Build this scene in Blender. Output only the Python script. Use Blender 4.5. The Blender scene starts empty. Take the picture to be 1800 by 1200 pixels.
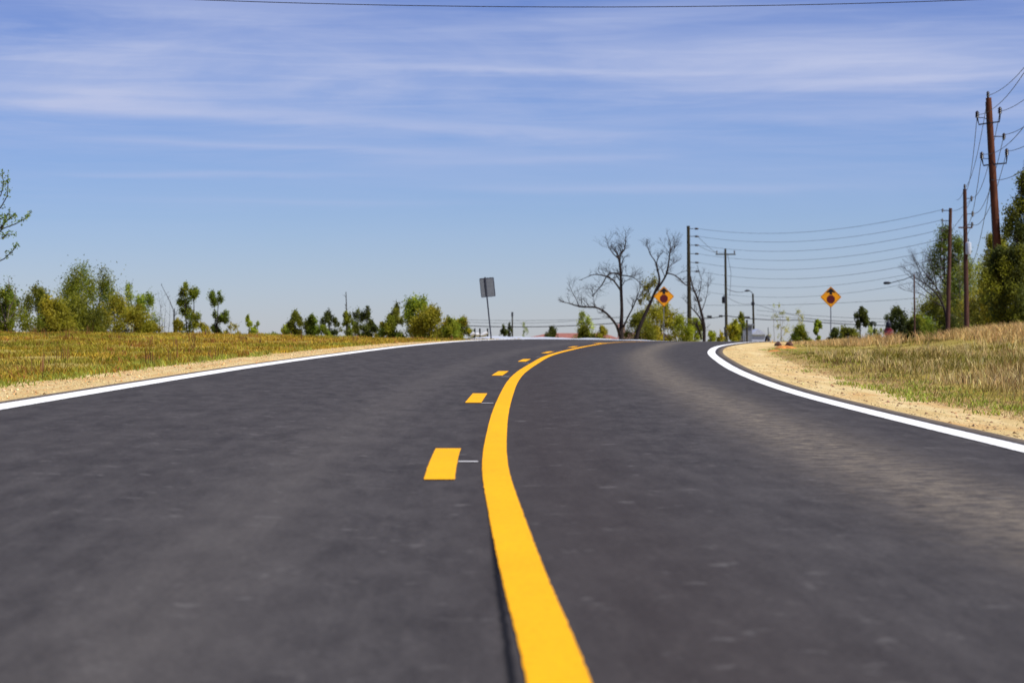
import bpy, math, random
import numpy as np
from mathutils import Vector
random.seed(7); rng = np.random.default_rng(11)
C = bpy.context.scene.collection
F = 4250.0; HZ = 615.0; EYE = 0.88          # focal length and horizon row of the survey, eye height in metres

# ------------------------------------------------------------------ curves of the road
def hermite(pts):
    p = np.array(pts, float); X = p[:, 0]; V = p[:, 1]
    d = np.diff(V) / np.diff(X)
    m = np.concatenate([[d[0]], (d[:-1] * np.diff(X)[1:] + d[1:] * np.diff(X)[:-1]) / (np.diff(X)[1:] + np.diff(X)[:-1]), [d[-1]]])
    def f(x):
        x = np.asarray(x, float)
        i = np.clip(np.searchsorted(X, x) - 1, 0, len(X) - 2)
        h = X[i + 1] - X[i]; t = (x - X[i]) / h; tc = np.clip(t, 0, 1)
        r = (2*tc**3 - 3*tc**2 + 1) * V[i] + (tc**3 - 2*tc**2 + tc) * h * m[i] + (-2*tc**3 + 3*tc**2) * V[i+1] + (tc**3 - tc**2) * h * m[i+1]
        r = r + np.where(t < 0, t * h * m[i], 0) + np.where(t > 1, (t - 1) * h * m[i+1], 0)
        return r
    return f
Lx = hermite([(-30, -4.1), (0, -4.0), (18.5, -3.92), (24.5, -3.86), (35, -3.68), (46, -3.31), (64, -2.45), (76, -1.48), (88, 0), (100, 2.35), (110, 4.75), (125, 9.0), (140, 14), (300, 75)])
Lr = hermite([(-30, .2), (18, .2), (46, .195), (64, .185), (76, .17), (88, .13), (100, .085), (110, .06), (125, .06), (140, .05), (300, 0)])
Cx = hermite([(-30, .6), (0, .17), (5.84, .113), (8.5, .034), (11, -.03), (13.4, -.085), (19.7, -.116), (26.7, -.075), (37.4, .09), (46.8, .42), (57.5, .90), (68, 1.65), (78, 2.51), (89, 3.72), (94, 4.5), (105, 6.9), (115, 9.9), (130, 14.8), (300, 80)])
Rx = hermite([(-30, 3.9), (0, 3.5), (16.3, 3.44), (20.7, 3.38), (28.4, 3.36), (39.4, 3.72), (49.9, 4.3), (65.6, 5.42), (77.9, 6.75), (87, 8.2), (92, 9.1), (100, 11.1), (110, 13.9), (125, 18.8), (300, 85)])
def prof(Y):
    Y = np.asarray(Y, float)
    u = np.clip(Y - 82, 0, 50)
    z = .013 * np.minimum(Y, 82) + .013 * u - .00021 * u * u
    z = z - .008 * np.clip(Y - 132, 0, 18) - .016 * np.clip(Y - 150, 0, 100)
    return np.maximum(z, -3)
def sst(a, b, x):
    t = np.clip((x - a) / (b - a), 0, 1); return t * t * (3 - 2 * t)
def wob(x, y):
    return (np.sin(x*1.7 + y*.31 + 1) + np.sin(y*.77 - x*.6) + np.sin(x*.9 + y*1.3 + 2.1)*.6 + np.sin(x*3.1 - y*2.3)*.35) / 2.95
def H(x, Y):
    x = np.asarray(x, float); Y = np.asarray(Y, float)
    p = prof(Y); l = Lx(Y); c = Cx(Y); r = Rx(Y); far = 1 - sst(150, 210, Y)
    lr = Lr(Y)
    road = p + lr * np.clip((c - .5 - x) / np.maximum(c - .5 - l, .1), 0, 1.06)
    tl = np.maximum(l - .2 - x, 0); tr = np.maximum(x - r - .2, 0)
    left = (-.05 * sst(.3, 2.2, tl) + (.22 * sst(4, 13, tl) + .10 * sst(12, 30, tl)) * (1 - sst(98, 116, Y)) + .05 * wob(x, Y) * sst(1.2, 4, tl)) * far
    bump = .07 * np.exp(-((x - 11.9)**2 / 1.6 + (Y - 84)**2 / 60.)) + .50 * np.exp(-((x - 15.2)**2 / 7. + (Y - 66)**2 / 200.))
    right = (-.03 * sst(0, 1, tr) + .012 * np.clip(tr - 1.6, 0, 9) - .10 * sst(78, 98, Y) * sst(0, 4, tr) + .04 * wob(x, Y) * sst(1, 3, tr) + bump) * far
    return road + left * (tl > 0) + right * (tr > 0)
def at(px, py, Y):
    return Vector(((px - 900) / F * Y, Y, EYE + (HZ - py) / F * Y))
def gz(px, Y):
    return float(H((px - 900) / F * Y, Y))

# ------------------------------------------------------------------ materials
def newmat(name):
    m = bpy.data.materials.new(name); m.use_nodes = True
    nt = m.node_tree; b = nt.nodes['Principled BSDF']
    return m, nt, b
def nd(nt, t, **k):
    n = nt.nodes.new(t)
    for a, v in k.items(): setattr(n, a, v)
    return n
def ramp(nt, fac, stops):
    r = nd(nt, 'ShaderNodeValToRGB'); e = r.color_ramp.elements
    e[0].position = stops[0][0]; e[0].color = (*stops[0][1], 1)
    e[1].position = stops[-1][0]; e[1].color = (*stops[-1][1], 1)
    for p, c in stops[1:-1]:
        q = e.new(p); q.color = (*c, 1)
    nt.links.new(fac, r.inputs[0]); return r.outputs[0]
def noise(nt, vec, scale, detail=4, rough=.6, dist=0):
    n = nd(nt, 'ShaderNodeTexNoise'); n.inputs['Scale'].default_value = scale
    n.inputs['Detail'].default_value = detail; n.inputs['Roughness'].default_value = rough; n.inputs['Distortion'].default_value = dist
    if vec is not None: nt.links.new(vec, n.inputs['Vector'])
    return n.outputs['Fac']
def mapping(nt, vec, sc, loc=(0, 0, 0)):
    m = nd(nt, 'ShaderNodeMapping'); m.inputs['Scale'].default_value = sc; m.inputs['Location'].default_value = loc
    nt.links.new(vec, m.inputs['Vector']); return m.outputs[0]
def math_(nt, op, a, b=None, c=None, clamp=False):
    n = nd(nt, 'ShaderNodeMath', operation=op); n.use_clamp = clamp
    for i, v in enumerate((a, b, c)):
        if v is None: continue
        if isinstance(v, (int, float)): n.inputs[i].default_value = v
        else: nt.links.new(v, n.inputs[i])
    return n.outputs[0]
def mixc(nt, fac, a, b, mode='MIX'):
    n = nd(nt, 'ShaderNodeMix', data_type='RGBA', blend_type=mode)
    if isinstance(fac, (int, float)): n.inputs[0].default_value = fac
    else: nt.links.new(fac, n.inputs[0])
    for i, v in ((6, a), (7, b)):
        if isinstance(v, tuple): n.inputs[i].default_value = (*v, 1)
        else: nt.links.new(v, n.inputs[i])
    return n.outputs[2]
def bump(nt, b, h, strength=.3, dist=.01):
    n = nd(nt, 'ShaderNodeBump'); n.inputs['Strength'].default_value = strength; n.inputs['Distance'].default_value = dist
    nt.links.new(h, n.inputs['Height']); nt.links.new(n.outputs[0], b.inputs['Normal'])
def simple(name, c, rough=.7, metal=0, var=.25, scale=6):
    m, nt, b = newmat(name)
    tc = nd(nt, 'ShaderNodeTexCoord'); n = noise(nt, tc.outputs['Object'], scale)
    lo = tuple(v * (1 - var) for v in c); hi = tuple(min(1, v * (1 + var)) for v in c)
    nt.links.new(ramp(nt, n, [(.3, lo), (.7, hi)]), b.inputs['Base Color'])
    b.inputs['Roughness'].default_value = rough; b.inputs['Metallic'].default_value = metal
    b.inputs['Specular IOR Level'].default_value = .3
    return m
def gauss(nt, x, c, w):
    a = math_(nt, 'SUBTRACT', x, c); a = math_(nt, 'DIVIDE', a, w); a = math_(nt, 'MULTIPLY', a, a)
    a = math_(nt, 'MULTIPLY', a, -1); return math_(nt, 'EXPONENT', a)

def asphalt():
    m, nt, b = newmat('asphalt')
    uv = nd(nt, 'ShaderNodeUVMap'); uv.uv_map = 'UVMap'
    sep = nd(nt, 'ShaderNodeSeparateXYZ'); nt.links.new(uv.outputs[0], sep.inputs[0]); u = sep.outputs[0]; v = sep.outputs[1]
    fine = noise(nt, mapping(nt, uv.outputs[0], (1, 1, 1)), 95, 3, .75)
    mid = noise(nt, mapping(nt, uv.outputs[0], (1.6, .32, 1)), 3.2, 8, .72)
    big = noise(nt, mapping(nt, uv.outputs[0], (1.2, .30, 1)), 1.1, 6, .7)
    rip = noise(nt, mapping(nt, uv.outputs[0], (1.3, 1.7, 1)), 5, 4, .7)
    streak = noise(nt, mapping(nt, uv.outputs[0], (9, .12, 1)), 1.5, 4, .7)
    base = ramp(nt, mid, [(.38, (.035, .0315, .0300)), (.5, (.047, .0428, .0408)), (.63, (.062, .0568, .0540))])
    base = mixc(nt, math_(nt, 'MULTIPLY', ramp(nt, streak, [(.45, (0, 0, 0)), (.75, (1, 1, 1))]), .22), base, (.078, .071, .066))
    base = mixc(nt, math_(nt, 'MULTIPLY', ramp(nt, big, [(.45, (0, 0, 0)), (.7, (1, 1, 1))]), .5), base, (.066, .060, .057))
    # pale sandy dust tracked along the right lane
    tr = gauss(nt, u, 2.25, .42); tr2 = gauss(nt, u, 1.0, .5)
    rr = ramp(nt, rip, [(.42, (0, 0, 0)), (.60, (1, 1, 1))])
    f = math_(nt, 'MULTIPLY', tr, math_(nt, 'MULTIPLY_ADD', rr, .8, .2)); f = math_(nt, 'MULTIPLY', f, .9)
    base = mixc(nt, f, base, (.175, .148, .112))
    tl = gauss(nt, u, -1.1, .30)
    base = mixc(nt, math_(nt, 'MULTIPLY', math_(nt, 'MULTIPLY', tl, mid), .85), base, (.085, .077, .070))
    # worn-in dark oil band at the middle of each lane, brown tinge by the centre line
    br = gauss(nt, u, .35, .55)
    base = mixc(nt, math_(nt, 'MULTIPLY', br, .5), base, (.040, .031, .027))
    # mottled aggregate
    base = mixc(nt, .55, base, ramp(nt, fine, [(.25, (.45, .45, .45)), (.5, (1, 1, 1)), (.64, (1.0, 1.0, 1.0)), (.78, (2.4, 2.3, 2.2))]), 'MULTIPLY')
    # scuffs: short pale crosswise marks
    sc = noise(nt, mapping(nt, uv.outputs[0], (4.5, 3.6, 1), (7, 3, 0)), 1.1, 3, .6)
    base = mixc(nt, math_(nt, 'MULTIPLY', ramp(nt, sc, [(.62, (0, 0, 0)), (.72, (1, 1, 1))]), .45), base, (.14, .132, .125))
    gr = noise(nt, uv.outputs[0], 38, 4, .8)
    base = mixc(nt, .6, base, ramp(nt, gr, [(.3, (.55, .55, .55)), (.5, (1, 1, 1)), (.7, (1.7, 1.65, 1.6))]), 'MULTIPLY')
    # paving seam beside the solid line
    wn = noise(nt, mapping(nt, uv.outputs[0], (0, 3.0, 1)), 2, 3, .6)
    us = math_(nt, 'MULTIPLY_ADD', wn, .022, u)
    seam = gauss(nt, math_(nt, 'SUBTRACT', us, math_(nt, 'MULTIPLY_ADD', v, .0095, -.160)), 0, .012)
    fade = math_(nt, 'SUBTRACT', 1, math_(nt, 'DIVIDE', math_(nt, 'SUBTRACT', v, 9.0), 5), clamp=True)
    seam = math_(nt, 'MULTIPLY', seam, fade)
    base = mixc(nt, math_(nt, 'MULTIPLY', seam, 1.0), base, (.002, .0015, .001))
    # dirty sand on the outer edges
    ed = nd(nt, 'ShaderNodeAttribute'); ed.attribute_name = 'edge'
    en = math_(nt, 'MULTIPLY', ed.outputs['Fac'], math_(nt, 'MULTIPLY_ADD', rr, .6, .3))
    base = mixc(nt, en, base, (.26, .20, .13))
    nt.links.new(base, b.inputs['Base Color'])
    b.inputs['Roughness'].default_value = .85; b.inputs['Specular IOR Level'].default_value = .14
    hh = math_(nt, 'MULTIPLY_ADD', seam, -3.0, fine)
    bump(nt, b, hh, .5, .004)
    return m
def paint(name, c, wear, dirt=(.25, .18, .08)):
    m, nt, b = newmat(name)
    tc = nd(nt, 'ShaderNodeTexCoord'); o = tc.outputs['Object']
    n1 = noise(nt, o, 30, 5, .7); n2 = noise(nt, mapping(nt, o, (1, .2, 1)), 2.5, 4, .6)
    col = ramp(nt, n2, [(.3, tuple(v * .93 for v in c)), (.7, c)])
    col = mixc(nt, math_(nt, 'MULTIPLY', ramp(nt, n1, [(.62, (0, 0, 0)), (.8, (1, 1, 1))]), wear), col, dirt)
    n4 = noise(nt, o, 42, 5, .85)
    col = mixc(nt, .12, col, ramp(nt, noise(nt, o, 1.7, 5, .7), [(.35, (.5, .48, .45)), (.65, (1, 1, 1))]), 'MULTIPLY')
    col = mixc(nt, .9, col, ramp(nt, n4, [(.33, (.70, .67, .62)), (.48, (1, 1, 1)), (.75, (1.06, 1.06, 1.06))]), 'MULTIPLY')
    nt.links.new(col, b.inputs['Base Color']); b.inputs['Roughness'].default_value = .7; b.inputs['Specular IOR Level'].default_value = .12
    bump(nt, b, n1, .25, .003)
    return m
def groundmat():
    m, nt, b = newmat('ground_soil')
    a = nd(nt, 'ShaderNodeAttribute'); a.attribute_name = 'shoulder'   # distance out from the pavement edge
    tc = nd(nt, 'ShaderNodeTexCoord'); o = tc.outputs['Object']
    n0 = noise(nt, o, .9, 5, .65); n1 = noise(nt, o, 9, 5, .75); n2 = noise(nt, o, .22, 4, .6); n3 = noise(nt, o, 55, 3, .7)
    sand = ramp(nt, n1, [(.25, (.46, .31, .115)), (.5, (.62, .46, .20)), (.75, (.76, .60, .29))])
    sand = mixc(nt, math_(nt, 'MULTIPLY', ramp(nt, noise(nt, o, .7, 4, .6), [(.46, (0, 0, 0)), (.66, (1, 1, 1))]), .6), sand, (.58, .30, .10))
    sand = mixc(nt, math_(nt, 'MULTIPLY', ramp(nt, n3, [(.52, (0, 0, 0)), (.68, (1, 1, 1))]), .7), sand, (.30, .18, .08))
    sand = mixc(nt, math_(nt, 'MULTIPLY', ramp(nt, noise(nt, mapping(nt, o, (2.2, .22, 1)), 1.6, 4, .6), [(.45, (0, 0, 0)), (.7, (1, 1, 1))]), .6), sand, (.80, .67, .37))
    grass = ramp(nt, n1, [(.25, (.16, .125, .018)), (.5, (.30, .24, .03)), (.75, (.42, .32, .07))])
    grass = mixc(nt, math_(nt, 'MULTIPLY', ramp(nt, noise(nt, o, 2.2, 5, .7), [(.45, (0, 0, 0)), (.62, (1, 1, 1))]), .7), grass, (.13, .085, .03))
    grass = mixc(nt, ramp(nt, n2, [(.42, (0, 0, 0)), (.62, (1, 1, 1))]), grass, (.36, .28, .075))
    t = math_(nt, 'MULTIPLY_ADD', n0, 1.6, a.outputs['Fac']); t = math_(nt, 'MULTIPLY_ADD', n1, .8, t)
    f = math_(nt, 'SUBTRACT', t, 2.75); f = math_(nt, 'MULTIPLY', f, 2.2, clamp=True)
    nt.links.new(mixc(nt, f, sand, grass), b.inputs['Base Color'])
    b.inputs['Roughness'].default_value = .95; b.inputs['Specular IOR Level'].default_value = .1
    bump(nt, b, math_(nt, 'ADD', n1, n3), .7, .03)
    return m
def attrmat(name, transl=.35, rough=.6):
    m, nt, b = newmat(name)
    a = nd(nt, 'ShaderNodeAttribute'); a.attribute_name = 'Col'
    nt.links.new(a.outputs['Color'], b.inputs['Base Color']); b.inputs['Roughness'].default_value = rough; b.inputs['Specular IOR Level'].default_value = .25
    if transl:
        out = nt.nodes['Material Output']; t = nd(nt, 'ShaderNodeBsdfTranslucent'); mx = nd(nt, 'ShaderNodeMixShader')
        nt.links.new(a.outputs['Color'], t.inputs[0]); mx.inputs[0].default_value = transl
        nt.links.new(b.outputs[0], mx.inputs[1]); nt.links.new(t.outputs[0], mx.inputs[2]); nt.links.new(mx.outputs[0], out.inputs[0])
    return m
def woodmat(name, c, sx=6):
    m, nt, b = newmat(name); tc = nd(nt, 'ShaderNodeTexCoord')
    n = noise(nt, mapping(nt, tc.outputs['Object'], (sx, sx, .6)), 2.5, 5, .7)
    nt.links.new(ramp(nt, n, [(.3, tuple(v * .5 for v in c)), (.55, c), (.75, tuple(v * 1.6 for v in c))]), b.inputs['Base Color'])
    b.inputs['Roughness'].default_value = .85; b.inputs['Specular IOR Level'].default_value = .2; bump(nt, b, n, .5, .02)
    return m
M = dict(mirage=simple('pale_mirage_tone', (.40, .43, .48), .8, 0, .12, 1),asphalt=asphalt(), yellow=paint('yellow_road_paint', (.90, .415, .002), 0), white=paint('white_road_paint', (.82, .82, .80), .25, (.4, .36, .3)),
         mark=paint('faint_white_paint', (.62, .61, .6), .5, (.1, .1, .1)),
         ground=groundmat(), grass=attrmat('grass_blades', .3, .7), leaf=attrmat('leaves', .55, .6), stone=attrmat('pebbles', 0, .9),
         wood_red=woodmat('reddish_creosote_wood', (.12, .042, .022)), wood_dark=woodmat('dark_creosote_wood', (.045, .040, .024)), wood_brown=woodmat('brown_pole_wood', (.095, .045, .032)),
         bark=woodmat('dark_bark', (.035, .026, .024), 3), bark_pale=woodmat('pale_bark', (.24, .19, .15), 3),
         iron=simple('dark_iron', (.02, .022, .03), .5, .3), insul=simple('insulator_glaze', (.025, .018, .02), .3), cable=simple('cable_rubber', (.025, .026, .032), .6),
         galv=simple('galvanised_steel', (.17, .18, .20), .55, .55), alu=simple('weathered_aluminium', (.145, .155, .165), .5, .35, .2, 14), post=simple('dark_steel_post', (.045, .05, .07), .6, .3),
         sign=simple('amber_sign_sheeting', (.92, .35, .006), .55, 0, .08, 3), red=simple('dull_red_sheeting', (.11, .010, .012), .5, 0, .1), black=simple('black_sign_ink', (.008, .007, .010), .55),
         stopred=simple('stop_sign_red', (.33, .02, .03), .5), whitep=simple('white_enamel', (.75, .75, .74), .5, 0, .1), brick=simple('red_brown_roofing', (.27, .105, .075), .85, 0, .35, 3),
         roof2=simple('brown_roofing', (.16, .085, .06), .85, 0, .35, 3), wall=simple('pinkish_siding', (.42, .26, .22), .8), concrete=simple('grey_concrete', (.30, .31, .33), .85),
         tr=simple('pale_transformer_paint', (.50, .54, .60), .4), grey=simple('grey_blue_siding', (.20, .22, .27), .7), pale=simple('pale_metal_siding', (.50, .54, .64), .5),
         glass=simple('dark_window_glass', (.03, .04, .05), .15), amber=simple('amber_plate', (.75, .32, .02), .5), yel=simple('yellow_enamel', (.8, .45, .02), .5), clay=simple('orange_clay', (.48, .19, .045), .95, 0, .4, 9),
         clod=simple('dark_clod', (.10, .045, .03), .95))

# ------------------------------------------------------------------ mesh and object helpers
def tag(o, label=None, cat=None, group=None, kind=None):
    for k, v in (('label', label), ('category', cat), ('group', group), ('kind', kind)):
        if v: o[k] = v
    return o
def thing(name, loc, label, cat, group=None):
    o = bpy.data.objects.new(name, None); C.objects.link(o); o.location = loc; o.empty_display_size = .3
    return tag(o, label, cat, group)
def link(name, me, mat, parent=None):
    me.materials.append(mat); o = bpy.data.objects.new(name, me); C.objects.link(o)
    if parent is not None: o.parent = parent
    return o
def base_of(parent):
    v = Vector((0, 0, 0))
    while parent is not None: v += parent.location; parent = parent.parent
    return v
class MB:
    def __init__(s): s.v = []; s.f = []
    def tube(s, pts, rad, n=7, cap=True):
        pts = [Vector(p) for p in pts]; b0 = len(s.v); k = len(pts)
        if not hasattr(rad, '__len__'): rad = [rad] * k
        for i, p in enumerate(pts):
            d = (pts[min(i+1, k-1)] - pts[max(i-1, 0)])
            if d.length < 1e-9: d = Vector((0, 0, 1))
            d.normalize(); ref = Vector((0, 1, 0)) if abs(d.y) < .9 else Vector((1, 0, 0))
            a = d.cross(ref).normalized(); b = d.cross(a)
            for j in range(n):
                t = 2 * math.pi * j / n; s.v.append(p + (a * math.cos(t) + b * math.sin(t)) * rad[i])
        for i in range(k - 1):
            for j in range(n):
                j2 = (j + 1) % n; s.f.append((b0+i*n+j, b0+i*n+j2, b0+(i+1)*n+j2, b0+(i+1)*n+j))
        if cap:
            s.f.append(tuple(b0 + j for j in range(n))[::-1]); s.f.append(tuple(b0 + (k-1)*n + j for j in range(n)))
        return s
    def box(s, c, d, ang=0, bev=0):
        cx, cy, cz = c; dx, dy, dz = [q / 2 for q in d]; b0 = len(s.v); ca, sa = math.cos(ang), math.sin(ang)
        for x, y, z in ((-1,-1,-1),(1,-1,-1),(1,1,-1),(-1,1,-1),(-1,-1,1),(1,-1,1),(1,1,1),(-1,1,1)):
            X, Yy = x*dx, y*dy; s.v.append(Vector((cx + X*ca - Yy*sa, cy + X*sa + Yy*ca, cz + z*dz)))
        for f in ((0,3,2,1),(4,5,6,7),(0,1,5,4),(1,2,6,5),(2,3,7,6),(3,0,4,7)): s.f.append(tuple(b0+i for i in f))
        return s
    def poly(s, pts, ext):
        """extrude polygon pts by vector ext"""
        b0 = len(s.v); n = len(pts); e = Vector(ext)
        s.v += [Vector(p) for p in pts] + [Vector(p) + e for p in pts]
        s.f.append(tuple(b0 + i for i in range(n))); s.f.append(tuple(b0 + n + i for i in range(n))[::-1])
        for i in range(n): j = (i+1) % n; s.f.append((b0+i, b0+n+i, b0+n+j, b0+j))
        return s
    def lathe(s, c, prof_, n=12):
        return s.tube([Vector(c) + Vector((0, 0, z)) for r, z in prof_], [r for r, z in prof_], n)
    def build(s, name, mat, parent=None, smooth=True):
        off = base_of(parent); me = bpy.data.meshes.new(name)
        me.from_pydata([tuple(v - off) for v in s.v], [], s.f); me.update()
        if smooth:
            me.shade_smooth(); me.set_sharp_from_angle(angle=math.radians(45))
        return link(name, me, mat, parent)
def np_mesh(name, V, Fc, col=None, parent=None, mat=None, n=3):
    off = base_of(parent); V = V - np.array(off)
    me = bpy.data.meshes.new(name); nv, nf = len(V), len(Fc)
    me.vertices.add(nv); me.vertices.foreach_set('co', V.astype(np.float32).ravel())
    me.loops.add(nf * n); me.loops.foreach_set('vertex_index', Fc.astype(np.int32).ravel())
    me.polygons.add(nf); me.polygons.foreach_set('loop_start', np.arange(0, nf * n, n, dtype=np.int32)); me.polygons.foreach_set('loop_total', np.full(nf, n, np.int32))
    me.update(calc_edges=True); me.validate()
    if col is not None:
        at_ = me.color_attributes.new('Col', 'FLOAT_COLOR', 'POINT')
        at_.data.foreach_set('color', np.concatenate([col, np.ones((nv, 1))], 1).astype(np.float32).ravel())
    return link(name, me, mat, parent)

# ------------------------------------------------------------------ ground, road and markings
Yr = np.concatenate([np.arange(-30, 4, 2.), np.arange(4, 140, .5), np.arange(140, 300.1, 4.)])
def grid(name, cols, rows, zf, mat, attrs=(), uv=None):
    """cols(Y) -> x array; rows Y"""
    X = np.array([cols(y) for y in rows]); nR, nC = X.shape; Y = np.repeat(rows[:, None], nC, 1)
    Z = zf(X, Y); V = np.stack([X, Y, Z], -1).reshape(-1, 3)
    i = np.arange(nR - 1)[:, None] * nC + np.arange(nC - 1)[None]; Fc = np.stack([i, i + 1, i + 1 + nC, i + nC], -1).reshape(-1, 4)
    o = np_mesh(name, V, Fc, None, None, mat, 4); me = o.data; me.shade_smooth()
    for an, fn in attrs:
        a = me.attributes.new(an, 'FLOAT', 'POINT'); a.data.foreach_set('value', fn(X, Y).astype(np.float32).ravel())
    if uv:
        U = uv(X, Y).reshape(-1, 2); l = me.uv_layers.new(name='UVMap'); l.data.foreach_set('uv', U[Fc.ravel()].astype(np.float32).ravel())
    return o
EDGE_L, EDGE_R = .22, .30                                   # pavement beyond the white lines
fr = np.concatenate([np.linspace(0, 1, 9)])
def road_cols(y):
    l, c, r = float(Lx(y)), float(Cx(y)), float(Rx(y))
    return np.concatenate([[l - EDGE_L, l - .12], np.linspace(l, c - .5, 8), [c - .25, c], np.linspace(c, r, 9)[1:], [r + .15, r + EDGE_R]])
rowsR = Yr
road = grid('road', road_cols, rowsR, lambda X, Y: H(X, Y), M['asphalt'],
            attrs=[('edge', lambda X, Y: np.maximum(sst(.12, .24, Lx(Y) - X), sst(.16, .30, X - Rx(Y))))],
            uv=lambda X, Y: np.stack([X - Cx(Y), Y], -1))
tag(road, 'dark asphalt two lane road bending right over a low crest', 'road', kind='structure')
tt = np.concatenate([[0, .1, .3, .6, 1, 1.5, 2, 2.6, 3.3], np.arange(4, 30, 1.), [35, 45, 60, 90, 150, 300, 700, 1500, 3000]])
def ground_cols(y):
    y2 = min(y, 300)
    l, r = float(Lx(y2)) - EDGE_L + .04, float(Rx(y2)) + EDGE_R - .04
    return np.concatenate([(l - tt)[::-1], [l + .15, (l + r) / 2, r - .15], r + tt])
rowsG = np.concatenate([[-300, -100, -50], Yr[::1], [340, 400, 500, 700, 1000, 2000, 4000]])
def gzf(X, Y):
    Y2 = np.minimum(Y, 300); l = Lx(Y2) - EDGE_L; r = Rx(Y2) + EDGE_R
    under = (X > l + .1) & (X < r - .1)
    return H(X, Y2) - .012 - .08 * under
ground = grid('ground', ground_cols, rowsG, gzf, M['ground'],
              attrs=[('shoulder', lambda X, Y: np.maximum(np.maximum((Lx(np.minimum(Y, 300)) - X) , X - Rx(np.minimum(Y, 300)) + .15), 0))])
tag(ground, 'sandy verge running into dry grassland either side of the road', 'ground', kind='structure')

def strip(name, fx, w, y0, y1, mat, lift=.006, ragged=0):
    ys = np.unique(np.concatenate([[y0, y1], Yr[(Yr > y0) & (Yr < y1)], np.arange(y0, y1, .5)]))
    if ragged:
        ys = np.concatenate([np.arange(y0, min(y1, 30), .05), ys[ys > min(y1, 30)], [y1]]); ys = ys[np.concatenate([[True], np.diff(ys) > .02])]
    dx = (fx(ys + .05) - fx(ys - .05)) / .1; nn = np.sqrt(1 + dx * dx); nx, ny = 1 / nn, -dx / nn
    V = []
    for s in (-1, 0, 1):
        ww = w / 2 + (rng.normal(0, ragged, len(ys)) if ragged and s else 0)
        x = fx(ys) + s * ww * nx; y = ys + s * ww * ny
        V.append(np.stack([x, y, H(x, y) + lift], -1))
    n = len(ys); V = np.concatenate(V); i = np.arange(n - 1)
    Fc = np.concatenate([np.stack([i + k*n, i + (k+1)*n, i + 1 + (k+1)*n, i + 1 + k*n], -1) for k in (0, 1)])
    o = np_mesh(name, V, Fc, None, road, mat, 4); return o
strip('centre_line', Cx, .155, -20, 240, M['yellow'], ragged=.0012)
strip('edge_line', Lx, .20, -20, 240, M['white'], ragged=.0015)
strip('edge_line', Rx, .20, -20, 240, M['white'], ragged=.0015)
pitch = 12.0
for k in range(-1, 9):
    y0 = 13.17 + pitch * k
    strip('centre_dash', lambda y: Cx(y) - .315, .17, y0, y0 + 3.15, M['yellow'], ragged=.001)
for yy in (14.8, 25.05, 36.5, 47.3, 55.4, 66.):
    if 1:
        mb = MB(); xc = float(Cx(yy))
        pts = [(xc - .225, yy), (xc - .105, yy), (xc - .105, yy + .09), (xc - .225, yy + .09)]
        mb.v = [Vector((x, y, float(H(x, y)) + .005)) for x, y in pts]; mb.f = [(0, 1, 2, 3)]
        mb.build('layout_mark', M['mark'], road, smooth=False)

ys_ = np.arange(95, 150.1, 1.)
mirage = grid('mirage_strip', lambda y: float(Lx(y)) - EDGE_L + .02 - np.linspace(0, 3.2, 9), ys_, lambda X, Y: H(X, Y) + .055 * np.maximum(Lx(Y) - X - .2, 0) * sst(95, 101, Y) + .008, M['mirage'])  # added strip: mirage's sky reflection put into pale colour and upward slope
tag(mirage, 'pale added strip imitating a mirage reflection along the outside of the bend at the crest', 'painted mirage', kind='structure')
# ------------------------------------------------------------------ grass, weeds and pebbles (uncountable)
def blades(name, x, y, h, w, lean, col, label, sink=.02, idx=None, cat='grass'):
    n = len(x); z = H(x, y) - .012 - sink; a = rng.uniform(0, 2*np.pi, n); la = rng.uniform(0, 2*np.pi, n) if idx is None else rng.uniform(0, 2*np.pi, idx.max() + 1)[idx] + rng.normal(0, .7, n)
    B = np.stack([x, y, z], -1); s = np.stack([np.cos(a), np.sin(a), np.zeros(n)], -1) * w[:, None]
    ld = np.stack([np.cos(la), np.sin(la), np.zeros(n)], -1) * (lean * h)[:, None]
    up = np.zeros((n, 3)); up[:, 2] = h
    m1 = B + up * .55 + ld * .35; tip = B + up * (1 - lean * .3)[:, None] + ld
    V = np.stack([B - s, B + s, m1 - s * .75, m1 + s * .75, tip], 1).reshape(-1, 3)
    i = np.arange(n)[:, None] * 5
    Fc = np.concatenate([i + np.array([[0, 1, 3]]), i + np.array([[0, 3, 2]]), i + np.array([[2, 3, 4]])])
    cc = np.repeat(col, 5, 0)
    o = np_mesh(name, V, Fc, cc, None, M['grass'], 3)
    return tag(o, label, cat, kind='stuff')
def patch(x, y, s=1., ph=0):
    return .5 + .5 * np.sin(x*.9*s + ph + 1.5*np.sin(y*.21*s + ph)) * np.cos(y*.35*s - x*.4*s + ph)
def lerp(a, b, f): return np.array(a)[None] * (1 - f[:, None]) + np.array(b)[None] * f[:, None]
def jit(col, s=.25):
    n = len(col); return np.clip(col * (1 + rng.normal(0, s, (n, 1))) * (1 + rng.normal(0, .06, (n, 3))), .005, .9)
def scatter_tufts(nt_, per, sampler, spread):
    cx, cy = sampler(nt_); x = np.repeat(cx, per) + rng.normal(0, spread, nt_*per); y = np.repeat(cy, per) + rng.normal(0, spread * 1.5, nt_*per)
    return x, y, np.repeat(np.arange(nt_), per)
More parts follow.
